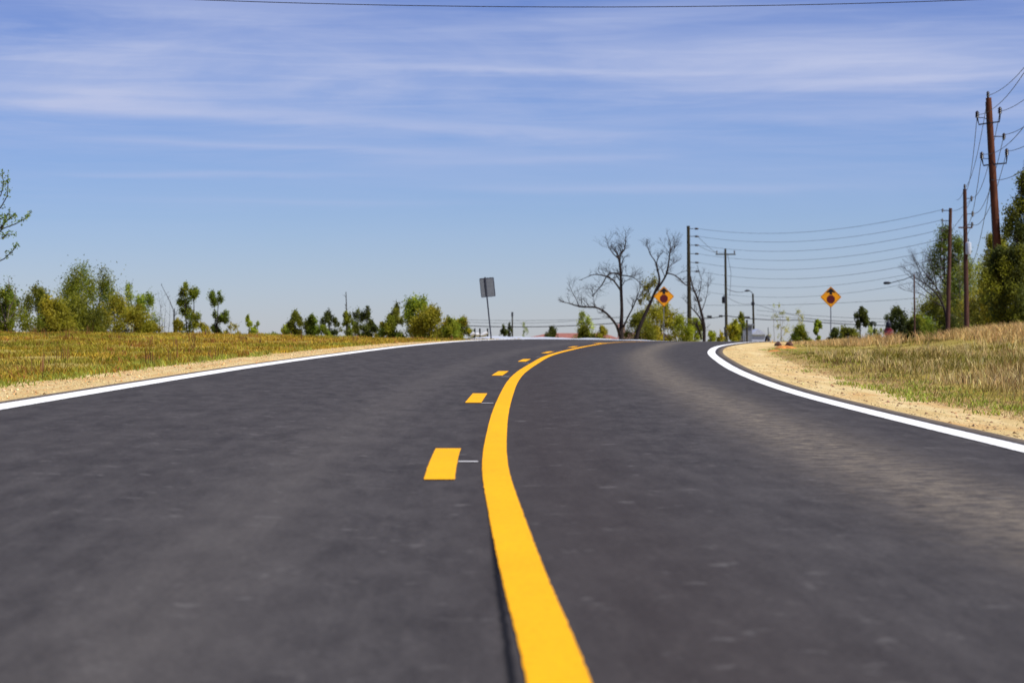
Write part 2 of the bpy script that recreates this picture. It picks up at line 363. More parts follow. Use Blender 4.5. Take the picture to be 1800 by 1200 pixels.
# right bank: tall straw coloured grass
def samp_right(n, y0=17, y1=118, t0=1.5, t1=13, pw=1.6):
    u = rng.uniform(0, 1, n); y = y0 + (y1 - y0) * u ** pw
    t = t0 + (t1 - t0) * rng.uniform(0, 1, n); return Rx(y) + t + .35 * wob(y * .9, y * .2), y
x, y, idx = scatter_tufts(5200, 30, samp_right, .17)
t = x - Rx(y); keep = t > (1.35 + .5 * wob(y * .7, y*.4) + .7*sst(25, 60, y)); x, y, t, idx = x[keep], y[keep], t[keep], idx[keep]
th = np.minimum(rng.gamma(5, .2, 5200), 1.7)[idx]
samp = patch(x, y, .55, 4.)
hgt = (.6 + .75 * samp) * (.05 + .10 * sst(1.2, 4, t) + .05 * sst(5, 10, t)) * th ** 1.4 * rng.uniform(.5, 1.4, len(x)) * (1 - .68 * sst(44, 68, y) * (1 - sst(8, 12, t)))
p1 = patch(x, y, 1.0, .3); tone = rng.uniform(0, 1, 5200)[idx]
green = np.clip(p1 * 1.5 - .42 + .7 * (tone - .5) + .65 * sst(36, 52, y) * sst(8, 4, t) - .5 * sst(7, 10, t), 0, 1) * (1 - .35 * sst(30, 17, y))
col = lerp((.64, .45, .17), (.36, .33, .022), green); bn = np.clip(patch(x, y, 1.7, 1.2) * 2 - 1.25, 0, 1)[:, None]; col = col * (1 - bn * .7) + np.array([[.34, .19, .06]]) * bn * .7; col = col * (.48 + .5 * ((tone * 7.3) % 1))[:, None] * (1 - .35 * green)[:, None]; col = np.where((tone > .93)[:, None], np.array([[.22, .13, .05]]), col) 
blades('dry_grass', x, y, hgt, rng.uniform(.0025, .005, len(x)) * (1 + y / 60), rng.uniform(.2, .85, len(x)), jit(col, .22), 'dry straw and olive grass covering the bank right of the road', idx=idx)
# seed heads: taller, pale
x, y, idx = scatter_tufts(1500, 14, lambda n: samp_right(n, 20, 62, 2.6, 13), .10)
blades('straw_stems', x, y, rng.uniform(.12, .26, len(x)) * (1 + .8 * sst(4, 8, x - Rx(y)) * rng.uniform(.4, 1.2, 1500)[idx]), rng.uniform(.002, .004, len(x)) * (1 + y / 60), rng.uniform(.15, .7, len(x)), jit(lerp((.72, .56, .27), (.55, .40, .14), rng.uniform(0, 1, len(x)))), 'tall pale straw stems standing in the dry grass bank', idx=idx)
# thick tan stands on the skyline
def samp_mound(n):
    k = rng.uniform(0, 1, n) < .35
    x = np.where(k, rng.normal(11.5, .6, n), rng.uniform(10.5, 17, n)); y = np.where(k, rng.normal(83, 4, n), rng.uniform(56, 76, n)); x = np.where(k, x, x + 2.4); return x, y
x, y, idx = scatter_tufts(1500, 22, samp_mound, .16)
blades('tan_grass_stand', x, y, rng.uniform(.14, .36, len(x)) * np.where(y > 78, .55, 1.25), rng.uniform(.004, .008, len(x)) * 1.5, rng.uniform(.2, .8, len(x)), jit(lerp((.66, .46, .19), (.54, .35, .12), rng.uniform(0, 1, len(x)))), 'thick tan grass stands along the top of the right bank')
# green weeds at the sand margin, right and left
def weeds(name, pts, label):
    xs, ys, hs = [], [], []
    for (cx, cy, r, n, h) in pts:
        xs.append(rng.normal(cx, r, n)); ys.append(rng.normal(cy, r * 2.2, n)); hs.append(rng.uniform(.4, 1.1, n) * h)
    x, y, h = map(np.concatenate, (xs, ys, hs))
    blades(name, x, y, h, rng.uniform(.004, .008, len(x)), rng.uniform(.4, 1.1, len(x)), jit(lerp((.18, .24, .03), (.40, .42, .06), rng.uniform(0, 1, len(x))), .2), label, .005, cat='weeds')
pr = []
for k in range(46):
    yy = random.uniform(18, 34); pr.append((float(Rx(yy)) + random.uniform(1.1, 1.9), yy, .10, 50, .09))
for k in range(40):
    yy = random.uniform(26, 72); pr.append((float(Rx(yy)) + random.uniform(1.2, 2.6), yy, random.uniform(.08, .2), 36, .08))
weeds('green_weeds', pr, 'low green weeds along the sandy edge of the right bank')
pl = []
for k in range(90):
    yy = 23 + 42 * random.random() ** 1.5; pl.append((float(Lx(yy)) - random.uniform(1.4, 2.2), yy, random.uniform(.08, .25), 60, random.uniform(.04, .16)))
weeds('green_weeds', pl, 'low green weeds between the left sand shoulder and the golden field')
# left field: short golden green grass
def samp_left(n):
    y = 22 + 95 * rng.uniform(0, 1, n) ** 1.25; t = 1.5 + (6 + y * .24) * rng.uniform(0, 1, n); return Lx(y) - t, y
x, y, idx = scatter_tufts(7000, 26, samp_left, .16)
t = Lx(y) - x; keep = t > 1.5 + .35 * wob(y * .8, y * .3); x, y, t, idx = x[keep], y[keep], t[keep], idx[keep]
p1 = patch(x, y, .8, 2.); tone = rng.uniform(0, 1, 7000)[idx]
near = sst(45, 24, y) * sst(2, 5, t)
p2 = patch(x, y, .35, 5.); col = lerp((.46, .29, .026), (.25, .25, .018), np.clip(p1 * .9 + .8 * (p2 - .5) - .05 + .8 * (tone - .5), 0, 1)); col = col * (.75 + .5 * ((tone * 9.1) % 1))[:, None]
col = col * (1 - near[:, None] * .7) + np.array([[.56, .41, .15]]) * near[:, None] * .7
rust = (tone > .94)[:, None]; col = np.where(rust, np.array([[.30, .12, .03]]), col)
blades('field_grass', x, y, rng.uniform(.05, .15, len(x)) * (1 + .3 * (tone > .9)), rng.uniform(.003, .006, len(x)) * (1 + y / 50), rng.uniform(.3, .9, len(x)), jit(col, .2), 'short golden green grass covering the field left of the road', idx=idx)
n = 5000; y = 17 + 50 * rng.uniform(0, 1, n) ** 1.6; x = Rx(y) + .9 + np.abs(rng.normal(0, .45, n)) + .012 * y
blades('straw_litter', x, y, rng.uniform(.02, .07, n), rng.uniform(.003, .006, n), rng.uniform(1.2, 2.5, n), jit(lerp((.32, .20, .09), (.55, .40, .18), rng.uniform(0, 1, n))), 'dead straw litter lying along the ragged edge of the right bank', .0)
# reddish dock stems in the field
x, y, idx = scatter_tufts(90, 12, samp_left, .07)
blades('rusty_stems', x, y, rng.uniform(.2, .42, len(x)), rng.uniform(.005, .009, len(x)), rng.uniform(.05, .3, len(x)), jit(lerp((.26, .10, .035), (.20, .14, .05), rng.uniform(0, 1, len(x)))), 'rust brown weed stems standing up out of the left field', cat='weeds')
# pebbles on the shoulders
def pebbles(name, x, y, r, col, label):
    n = len(x); z = H(x, y) - .012
    O = np.array([[1,0,0],[0,1,0],[-1,0,0],[0,-1,0],[0,0,.8],[0,0,-.4]]); T = np.array([[0,1,4],[1,2,4],[2,3,4],[3,0,4],[1,0,5],[2,1,5],[3,2,5],[0,3,5]])
    V = np.stack([x, y, z], -1)[:, None] + O[None] * r[:, None, None] * rng.uniform(.6, 1.4, (n, 6, 1)); Fc = (np.arange(n)[:, None, None] * 6 + T[None]).reshape(-1, 3)
    tag(np_mesh(name, V.reshape(-1, 3), Fc, np.repeat(col, 6, 0), None, M['stone'], 3), label, 'gravel', kind='stuff')
n = 9000; y = 16 + 60 * rng.uniform(0, 1, n) ** 1.7; x = Rx(y) + .38 + rng.uniform(0, 1, n) * (1.3 + .02 * y)
pebbles('gravel', x, y, rng.gamma(1.6, .0028, n) + .002, jit(lerp((.60, .45, .22), (.22, .12, .06), rng.uniform(0, 1, n) ** 1.6), .3), 'small stones and clods strewn on the right sand shoulder')
n = 12000; y = 18 + 60 * rng.uniform(0, 1, n) ** 1.6; x = Lx(y) - .3 - rng.uniform(0, 1, n) * 1.7
pebbles('gravel', x, y, rng.gamma(1.6, .0028, n) + .002, jit(lerp((.66, .50, .25), (.52, .24, .07), rng.uniform(0, 1, n) ** 1.6), .3), 'small stones and orange clods strewn on the left sand shoulder')
n = 260; y = 16 + 45 * rng.uniform(0, 1, n) ** 1.4; x = Rx(y) + .5 + rng.uniform(0, 1, n) * (1.3 + .02 * y)
pebbles('clods', x, y, rng.uniform(.010, .026, n), jit(lerp((.45, .26, .12), (.14, .08, .05), rng.uniform(0, 1, n)), .2), 'brown clods of earth scattered on the right verge')
n = 90; y = 8 + 40 * rng.uniform(0, 1, n) ** 1.5; x = Cx(y) + rng.uniform(-3.5, 3, n)
pebbles('loose_grit', x, y, rng.uniform(.003, .007, n), jit(lerp((.55, .55, .52), (.3, .3, .3), rng.uniform(0, 1, n)), .2), 'scattered pale grit lying on the asphalt')

# ------------------------------------------------------------------ trees
def limb_pts(a, b, bend, k=5, sag=0):
    a, b = Vector(a), Vector(b); L = (b - a).length; off = Vector((random.gauss(0, 1), random.gauss(0, 1), random.gauss(0, .6))) * bend * L
    return [a.lerp(b, i/k) + off * math.sin(math.pi * i / k) + Vector((0, 0, sag * L * math.sin(math.pi * i / k))) for i in range(k + 1)]
def leaves(pos, size, col, aspect=.6):
    n = len(pos); a = rng.normal(0, 1, (n, 3)); a /= np.linalg.norm(a, axis=1)[:, None]; b = rng.normal(0, 1, (n, 3)); b -= a * (a * b).sum(1)[:, None]; b /= np.linalg.norm(b, axis=1)[:, None]
    s = size[:, None]
    V = np.stack([pos - a*s, pos - b*s*aspect, pos + a*s, pos + b*s*aspect], 1).reshape(-1, 3)
    Fc = np.arange(n)[:, None] * 4 + np.arange(4)[None]; return V, Fc, np.repeat(col, 4, 0)
def tree(name, px, ytop, hw, Y, c1, c2, label, cat='tree', group=None, low=.25, airy=.5, ncl=34, nleaf=70, lsz=.085, bark='bark', lean=0, trunk_r=None, multi=1, shape=1.0, bare=0, crown='crown'):
    hw *= 1.22; X = (px - 900) / F * Y; zb = gz(px, Y) - .1; zt = EYE + (HZ - ytop) / F * Y; Hh = zt - zb; W = hw / F * Y
    root = thing(name, (X, Y, zb), label, cat, group); mb = MB(); tr = trunk_r or (.018 * Hh + .02)
    cl = []; top = Vector((X + lean / F * Y, Y, zt))
    for m in range(multi):
        sx = 0 if multi == 1 else (m - (multi - 1) / 2) * W * 1.1 / multi
        b0 = Vector((X + sx * .25, Y + random.uniform(-.2, .2), zb)); tp = Vector((top.x + sx, Y + random.uniform(-.4, .4) * W, zb + Hh * (random.uniform(.72, .95) if m else .93)))
        tk = limb_pts(b0, tp, .03, 7); r0 = tr / multi ** .5
        mb.tube(tk, [r0 * (1 - .85 * i / 7) for i in range(8)], 7)
        nl = max(5, ncl // (2 * multi))
        for i in range(nl):
            f = low * .7 + (.95 - low * .7) * (i + random.random()) / nl; p = tk[0].lerp(tk[-1], f); k7 = min(6, int(f * 7)); p = tk[k7].lerp(tk[k7+1], f * 7 - k7)
            # width envelope
            e = max(.18, math.sin(math.pi * min(1, (f - low * .7) / (1 - low * .7) * .85 + .12)) ** shape)
            an = random.uniform(0, 2 * math.pi); rr = W * e * random.uniform(.5, 1.0) / (1 if multi == 1 else 1.25)
            q = p + Vector((math.cos(an) * rr, math.sin(an) * rr * .9, Hh * random.uniform(.02, .13)))
            q.z = min(q.z, zt - .02 * Hh)
            lp = limb_pts(p, q, .08, 4, .04); mb.tube(lp, [r0 * .30 * (1 - .75 * j / 4) for j in range(5)], 5)
            cl.append((q, 1.)); cl.append((lp[3], .8))
            if random.random() < .6:
                q2 = lp[2] + Vector((random.gauss(0, .3) * rr, random.gauss(0, .3) * rr, random.uniform(.02, .1) * Hh)); mb.tube([lp[2], q2], [r0 * .13, r0 * .05], 4); cl.append((q2, .8))
            for _ in range(bare):
                q3 = q + Vector((random.gauss(0, .14), random.gauss(0, .14), random.uniform(.05, .2))) * Hh * .6; mb.tube([q, q.lerp(q3, .5) + Vector((random.gauss(0, .02) * Hh, 0, 0)), q3], [r0 * .08, r0 * .06, .008], 4)
        cl.append((tk[-1], .8)); cl.append((Vector((tk[-1].x, Y, min(zt, tk[-1].z + .05 * Hh))), .7))
    mb.build('trunk', M[bark], root)
    if nleaf:
        P, S, Cc = [], [], []
        csz = W * (.24 if airy < .5 else .165) + .015 * Hh
        for (q, s) in cl:
            if random.random() < airy * .35: continue
            k = int(nleaf * 2.3 * random.uniform(.5, 1.4)); tone = random.random(); br = random.uniform(.5, 1.35)
            s *= random.uniform(.7, 1.25); rd = min(1.3, math.hypot(q.x - X, q.y - Y) / max(W, .01)); q = Vector((q.x, q.y, min(q.z, zt - csz * s * .95 - (.30 * rd * rd + random.random() ** 2 * .16) * Hh * (1 - low * .4))))
            pp = np.array(q)[None] + rng.normal(0, 1, (k, 3)) * np.array([[csz * .8, csz, csz * 1.15]]) * s * .62
            P.append(pp); S.append(rng.uniform(.6, 1.3, k) * lsz)
            Cc.append(np.clip((np.array(c1) * (1 - tone) + np.array(c2) * tone)[None] * br * 1.15 * (1 + rng.normal(0, .13, (k, 1))), .004, .8))
        P = np.concatenate(P); P[:, 2] = np.maximum(P[:, 2], zb + .05)
        V, Fc, cc = leaves(P, np.concatenate(S), np.concatenate(Cc)); np_mesh(crown, V, Fc, cc, root, M['leaf'], 4)
    return root
OL = (.25, .25, .02); OD = (.12, .135, .016); BR = (.36, .42, .03); MG = (.18, .25, .025); GY = (.40, .33, .03); DK = (.055, .075, .020); PALE = (.40, .45, .13)
TL = 'trees beyond the left field'
L = [  # px, ytop, hw, Y, c1, c2, label, kwargs
 (62, 503, 36, 150, OL, OD, 'dense olive bushy tree near the left end of the treeline', dict(airy=.2, low=.05, nleaf=110)),
 (18, 515, 34, 140, OL, MG, 'low green tree behind the pale stemmed sapling at far left', dict(airy=.3, low=.05, nleaf=80)),
 (98, 522, 36, 145, GY, OL, 'low yellowish bush in front of the tallest tree on the left', dict(airy=.1, low=.0, nleaf=110)),
 (155, 461, 52, 175, OL, MG, 'tallest broad crowned green tree of the left treeline', dict(airy=.4, low=.2, ncl=84, nleaf=90, multi=4)),
 (140, 522, 58, 150, OD, OL, 'dark dense thicket tree at the foot of the tallest left tree', dict(airy=.1, low=.0, ncl=50, nleaf=120)),
 (200, 515, 44, 160, OL, GY, 'olive tree with dense low crown right of the tallest tree', dict(airy=.3, low=.05, nleaf=100)),
 (243, 494, 36, 170, BR, MG, 'yellow green airy tree with loose crown and visible stems', dict(airy=.6, low=.15, nleaf=56, ncl=54, multi=3, bare=1)),
 (240, 538, 32, 150, GY, OL, 'yellowish bush under the airy yellow green tree', dict(airy=.3, low=.0, nleaf=80)),
 (288, 503, 20, 165, OL, OL, 'nearly bare grey brush between the airy tree and the slim poplars', dict(nleaf=0, bare=2, multi=4, trunk_r=.05)),
 (312, 560, 16, 160, OL, GY, 'scrubby bush at the foot of the first slim tree', dict(airy=.5, low=0, nleaf=40, bare=1)),
 (333, 493, 21, 165, MG, OL, 'slim upright green tree standing alone, taller of two', dict(airy=.5, low=.35, nleaf=60, multi=2, ncl=40)),
 (379, 507, 19, 170, OD, MG, 'slim dark green tree with a flat middle tier, shorter of two', dict(airy=.6, low=.3, nleaf=54, multi=2)),
 (410, 560, 14, 170, OL, GY, 'sparse twiggy shrub right of the two slim trees', dict(nleaf=10, bare=2, multi=2, trunk_r=.04)),
 (436, 551, 11, 160, BR, BR, 'little bright green sapling on the field skyline', dict(airy=.3, low=.3, nleaf=40, ncl=14)),
 (8, 498, 24, 100, OL, MG, 'loose feathery green bush around the pale stemmed sapling', dict(airy=.9, low=.05, nleaf=36, ncl=40, bare=1, lsz=.045)),
 (272, 566, 18, 150, GY, OL, 'low yellow scrub bush at the foot of the bare grey brush', dict(airy=.5, low=0, nleaf=50, ncl=24)),
 (356, 567, 16, 155, OL, GY, 'low scrub bush between the two slim trees', dict(airy=.7, low=0, nleaf=34, ncl=22, bare=1)),
 (496, 573, 16, 160, MG, OL, 'flat green scrub bush left of the small round pair', dict(airy=.5, low=0, nleaf=40, ncl=20)),
 (566, 572, 14, 165, OL, MG, 'flat scrub bush right of the small round pair', dict(airy=.6, low=0, nleaf=36, ncl=20)),
 (625, 568, 18, 170, OL, OD, 'low scrub bush right of the bare snag', dict(airy=.5, low=0, nleaf=44, ncl=24, bare=1)),
 (672, 565, 14, 165, GY, OL, 'low olive scrub bush just left of the roadside thicket', dict(airy=.5, low=0, nleaf=44, ncl=22)),
 (452, 563, 9, 165, MG, PALE, 'tiny pale shrub beside the bright sapling', dict(airy=.6, low=.1, nleaf=20, ncl=12)),
 (519, 547, 14, 170, OL, OD, 'small round dark tree, left of a pair on the skyline', dict(airy=.2, low=.25, nleaf=90)),
 (549, 553, 16, 170, MG, OD, 'small domed green tree, right of a pair on the skyline', dict(airy=.2, low=.15, nleaf=90)),
 (582, 542, 16, 190, DK, OD, 'small dark leaning tree left of the bare snag', dict(airy=.7, low=.4, nleaf=50, lean=-4)),
 (608, 546, 14, 180, OL, MG, 'light green tree at the foot of the bare snag', dict(airy=.6, low=.1, nleaf=44, bare=1)),
 (638, 536, 24, 185, DK, OD, 'dark tree with bare twig tops right of the snag', dict(airy=.7, low=.35, nleaf=52, bare=1, multi=2)),
 (652, 563, 14, 170, DK, OD, 'small very dark bush beside the large roadside thicket', dict(airy=.2, low=0, nleaf=60)),
 (697, 531, 13, 165, DK, OL, 'narrow dark spire at the left of the roadside thicket', dict(airy=.3, low=.1, nleaf=60)),
 (690, 556, 20, 160, OL, MG, 'low bush under the narrow dark spire', dict(airy=.4, low=.0, nleaf=60)),
 (736, 517, 26, 160, BR, MG, 'bright green tallest tree of the roadside thicket', dict(airy=.4, low=.1, nleaf=80, multi=2, ncl=46)),
 (757, 541, 34, 150, OL, GY, 'broad olive bush in the middle of the roadside thicket', dict(airy=.2, low=0, nleaf=100, ncl=46)),
 (790, 560, 22, 150, OL, MG, 'low olive shrub sloping down toward the leaning sign', dict(airy=.2, low=0, nleaf=80)),
 (812, 557, 15, 165, MG, GY, 'square topped green shrub ending the roadside thicket', dict(airy=.3, low=0, nleaf=70)),
 (885, 571, 8, 230, DK, OD, 'tiny dark tree left of the far thin pole', dict(airy=.4, low=.2, nleaf=40, ncl=16)),
 (895, 568, 7, 260, DK, OD, 'tiny dark tree touching the far thin pole', dict(airy=.3, low=.5, nleaf=40, ncl=14)),
 (921, 563, 10, 250, PALE, MG, 'faint almost leafless sapling right of the far thin pole', dict(nleaf=6, bare=2, ncl=16, trunk_r=.04)),
 (970, 574, 15, 250, DK, OD, 'low dark round tree above the red brown roof', dict(airy=.2, low=0, nleaf=90)),
 (1027, 540, 18, 230, BR, PALE, 'light green leafy tree left of the big bare tree', dict(airy=.8, low=.35, nleaf=40, multi=2)),
 (1030, 572, 22, 225, OL, OD, 'dense low bush below the light green tree', dict(airy=.1, low=0, nleaf=90)),
 (1057, 570, 11, 225, OL, GY, 'small olive bush close left of the big bare tree', dict(airy=.2, low=0, nleaf=70)),
 (1128, 545, 28, 190, OD, OL, 'dark evergreen crossed by the leaning bare tree', dict(airy=.3, low=0, nleaf=80, ncl=46)),
 (1150, 478, 26, 215, GY, OL, 'tall olive gold tree rising behind the first stop ahead sign', dict(airy=.9, low=.35, nleaf=50, multi=2, ncl=44, bare=1)),
 (1170, 528, 38, 200, OL, GY, 'broad olive tree directly behind the first stop ahead sign', dict(airy=.6, low=0, nleaf=70, ncl=60, bare=1)),
 (1204, 548, 24, 195, OL, BR, 'yellow green tree between the first sign and the tall pole', dict(airy=.4, low=0, nleaf=70, multi=2)),
 (1222, 560, 16, 205, BR, OL, 'bright bush behind the tall multi wire pole', dict(airy=.3, low=0, nleaf=60)),
 (1249, 581, 12, 220, OL, BR, 'low green bush right of the third bare tree', dict(airy=.4, low=0, nleaf=40, ncl=16)),
 (1268, 583, 10, 230, GY, OL, 'low yellowish bush left of the transformer pole', dict(airy=.4, low=0, nleaf=40, ncl=16)),
 (1293, 562, 13, 190, BR, GY, 'upright yellow green conifer like tree by the transformer pole', dict(airy=.05, low=0, nleaf=100, ncl=40, shape=.6)),
 (1302, 547, 6, 240, MG, OL, 'small tuft of leaves poking above the grey shed', dict(airy=.2, low=.7, nleaf=30, ncl=12)),
 (1369, 529, 17, 240, PALE, GY, 'thin pale nearly leafless tree, taller of two over the grass', dict(nleaf=8, airy=.6, bare=2, multi=3, trunk_r=.06, bark='bark_pale', low=.3)),
 (1406, 541, 14, 250, PALE, GY, 'thin pale nearly leafless tree, shorter of two over the grass', dict(nleaf=8, airy=.6, bare=2, multi=2, trunk_r=.05, bark='bark_pale', low=.3)),
 (1407, 572, 16, 200, OL, MG, 'round olive bush under the shorter pale tree', dict(airy=.3, low=0, nleaf=70)),
 (1441, 558, 7, 130, BR, BR, 'leaning bright lime sapling left of the second stop ahead sign', dict(airy=.1, low=.3, nleaf=50, ncl=16, lean=-4)),
 (1466, 577, 11, 145, DK, OD, 'dark little bush at the foot of the second stop ahead sign', dict(airy=.3, low=0, nleaf=60, ncl=20)),
 (1490, 574, 20, 150, OD, OL, 'brown green bush right of the second stop ahead sign', dict(airy=.4, low=0, nleaf=60)),
 (1513, 538, 12, 160, DK, OD, 'small palm like dark tree on a thin stem', dict(airy=.3, low=.72, nleaf=60, ncl=22)),
 (1534, 561, 8, 170, DK, DK, 'tiny dark tuft on a thin stem right of the palm like tree', dict(airy=.3, low=.6, nleaf=30, ncl=12)),
 (1540, 572, 20, 165, PALE, OL, 'scrubby half bare shrub left of the stop sign', dict(airy=.9, low=0, nleaf=16, bare=2, multi=3, trunk_r=.05)),
 (1580, 537, 26, 170, DK, OD, 'round dark tree standing behind the stop sign', dict(airy=.5, low=.3, nleaf=70, ncl=44)),
 (1600, 562, 28, 185, OL, MG, 'green thicket tree right of the stop sign', dict(airy=.2, low=0, nleaf=100, ncl=46)),
 (1645, 520, 50, 188, OL, OD, 'dense olive tree around the foot of the left brown pole', dict(airy=.2, low=0, nleaf=100, ncl=64)),
 (1618, 552, 34, 175, OL, MG, 'low olive bush filling the gap right of the bare spreading tree', dict(airy=.2, low=0, nleaf=100, ncl=40)),
 (1728, 500, 40, 170, GY, OD, 'olive brown bush under the pole with the white transformer', dict(airy=.4, low=0, nleaf=90, ncl=60, bare=1)),
 (1672, 385, 34, 190, MG, OD, 'tall green tree topping out beside the left brown pole', dict(airy=.35, low=.1, nleaf=95, ncl=110, multi=2)),
 (1714, 440, 46, 185, OL, PALE, 'pale twiggy tree behind the pole with the white transformer', dict(airy=.7, low=.1, nleaf=60, ncl=110, bare=2, multi=4, bark='bark_pale', trunk_r=.12)),
 (1690, 520, 46, 195, OD, OL, 'dark undergrowth tree between the two brown poles', dict(airy=.2, low=0, nleaf=100, ncl=70)),
 (1752, 400, 30, 150, GY, MG, 'olive gold tree left of the tall reddish pole', dict(airy=.3, low=.05, nleaf=110, ncl=100, multi=2)),
 (1778, 425, 44, 104, DK, OL, 'large dark leafy tree hiding the foot of the reddish pole', dict(airy=1.3, low=0, nleaf=120, ncl=150, multi=3, lsz=.05)),
 (1815, 292, 42, 112, OL, DK, 'tallest green tree cut off by the right edge', dict(airy=1.2, low=.05, nleaf=130, ncl=150, multi=3, lsz=.055)),
]
SHR = ('bush', 'shrub', 'brush', 'sapling', 'thicket at')
for (px, yt, hw, Y, c1, c2, lab, kw) in L:
    kind = 'shrub' if any(w in lab for w in ('bush', 'shrub', 'brush')) else ('sapling' if 'sapling' in lab else ('evergreen_tree' if 'evergreen' in lab or 'spire' in lab else ('bare_tree' if 'leafless' in lab else 'leafy_tree')))
    cat = 'shrub' if kind == 'shrub' else 'tree'
    kw = dict(kw); kw.setdefault('lsz', .064 if Y < 200 else .078)
    tree(kind, px, yt, hw, Y, c1, c2, lab, cat, TL if px < 830 else ('trees along the skyline' if px < 1560 else 'trees on the right bank'), **kw)

# traced bare trees
def twigs(mb, p, d, r, L_, depth, spread=.55):
    if depth == 0 or L_ < .12: return
    q = p + d * L_; mid = p.lerp(q, .5) + Vector((random.gauss(0, .06), random.gauss(0, .06), 0)) * L_
    mb.tube([p, mid, q], [r, r * .8, r * .55], 4, False)
    for _ in range(3 if depth > 1 else 2):
        nd_ = (d + Vector((random.gauss(0, spread), random.gauss(0, spread), random.gauss(.18, spread * .6)))).normalized()
        s = p.lerp(q, random.uniform(.45, 1)); twigs(mb, s, nd_, r * .55, L_ * random.uniform(.5, .8), depth - 1, spread)
def bare_tree(base, limbs, Y, label, tw=9, bark='bark', twl=26, leafc=None, name='bare_tree'):
    B = at(*base, Y); B.z = gz(base[0], Y) - .1; root = thing(name, B, label, 'tree'); s = Y / F
    tk = MB(); br = MB() if name == 'bare_tree' else tk; first = True
    for limb in limbs:
        pts = [at(x, y, Y) for x, y, w in limb]; rad = [max(w * s * .44, .012) for x, y, w in limb]
        if first: pts[0].z = B.z; y0 = 0
        else:
            dy = random.uniform(-1.5, 1.5)
            pts = [p + Vector((0, dy * min(1, i / 3), 0)) for i, p in enumerate(pts)]
        # resample smoothly
        P, R_ = [], []
        for i in range(len(pts) - 1):
            for k in range(4):
                t = k / 4; p0 = pts[max(i-1, 0)]; p1 = pts[i]; p2 = pts[i+1]; p3 = pts[min(i+2, len(pts)-1)]
                P.append(.5 * ((2*p1) + (p2 - p0) * t + (2*p0 - 5*p1 + 4*p2 - p3) * t*t + (3*p1 - p0 - 3*p2 + p3) * t**3)); R_.append(rad[i] * (1-t) + rad[i+1] * t)
        P.append(pts[-1]); R_.append(rad[-1])
        (tk if first else br).tube(P, R_, 8); n = len(P)
        for _ in range(tw):
            f = 1 - random.random() ** 1.4 * (.75 if not first else .45); i = min(n - 2, int(f * (n - 1))); p = P[i].lerp(P[i+1], random.random()); d = (P[i+1] - P[i]).normalized()
            dd = (d * .6 + Vector((random.gauss(0, .8), random.gauss(0, .6), random.uniform(.1, 1.0)))).normalized()
            twigs(br, p, dd, max(.22 * s, min(R_[i] * .4, .8 * s)), random.uniform(.35, 1.) * twl * s, 4)
        if name == 'bare_tree': twigs(br, P[-1], (P[-1] - P[-3]).normalized(), R_[-1], twl * .5 * s, 4, .4)
        first = False
    tk.build('trunk', M[bark], root)
    if br is not tk: br.build('branches', M[bark], root)
    return root
bare_tree((1092, 598), [
    [(1092, 598, 11), (1092, 575, 8), (1093, 545, 6.5), (1092, 515, 6), (1091, 480, 5), (1089, 460, 4.5), (1085, 447, 3)],
    [(1090, 590, 7), (1083, 572, 5), (1072, 558, 4.5), (1058, 546, 4), (1042, 540, 3.5), (1022, 540, 3), (1000, 534, 2)],
    [(1092, 512, 4), (1085, 502, 3.5), (1076, 492, 3), (1063, 486, 2.5), (1045, 483, 2), (1030, 488, 1.3)],
    [(1091, 483, 4), (1080, 480, 3), (1068, 484, 2.5), (1058, 500, 2), (1050, 510, 1.2)],
    [(1096, 575, 4), (1103, 558, 3), (1112, 540, 2.5), (1118, 524, 1.8), (1122, 512, 1)],
    [(1092, 484, 3), (1102, 485, 2.2), (1114, 489, 1.6), (1124, 498, 1)],
    [(1088, 452, 3), (1094, 444, 2.5), (1099, 434, 2), (1100, 418, 1)], [(1087, 454, 3), (1077, 446, 2), (1070, 436, 1.2), (1066, 428, .8)],
    [(1018, 540, 2), (1014, 528, 1.6), (1008, 516, 1), (1003, 506, .7)], [(1046, 541, 1.6), (1044, 528, 1), (1043, 514, .7)]], 160,
    'big bare dark tree with a long low limb sweeping left', tw=12, twl=19)
bare_tree((1115, 598), [
    [(1115, 598, 9), (1121, 585, 8), (1130, 562, 7), (1142, 535, 6), (1152, 512, 5.5), (1159, 495, 4.5), (1157, 478, 3.5), (1152, 460, 2.5), (1143, 447, 1.6), (1139, 436, 1)],
    [(1153, 512, 5), (1162, 498, 4), (1170, 483, 3.5), (1174, 462, 3), (1176, 445, 2.2), (1177, 430, 1.5), (1174, 420, .8)],
    [(1172, 480, 2.5), (1184, 483, 2.5), (1194, 490, 2.2), (1203, 499, 1.8), (1212, 505, 1)],
    [(1172, 474, 1.8), (1180, 466, 1.4), (1190, 460, .8)], [(1176, 446, 1.6), (1184, 440, 1), (1186, 428, .6)]], 165,
    'leaning bare tree rising behind the first stop ahead sign', tw=12, twl=19)
bare_tree((1237, 600), [
    [(1237, 600, 7), (1238, 580, 6), (1236, 562, 5), (1231, 542, 5), (1226, 524, 4), (1219, 508, 3.5), (1215, 492, 2)],
    [(1236, 575, 4), (1231, 561, 3.5), (1222, 550, 2.5), (1212, 540, 1.8), (1203, 530, 1)],
    [(1233, 596, 3.5), (1229, 584, 3), (1226, 576, 2.5)],
    [(1233, 548, 2), (1240, 530, 1.5), (1245, 512, 1), (1247, 498, .7)], [(1227, 526, 2), (1230, 510, 1.4), (1232, 492, .9), (1228, 480, .7)]], 175,
    'third bare tree just right of the tall multi wire pole', tw=8, twl=16)
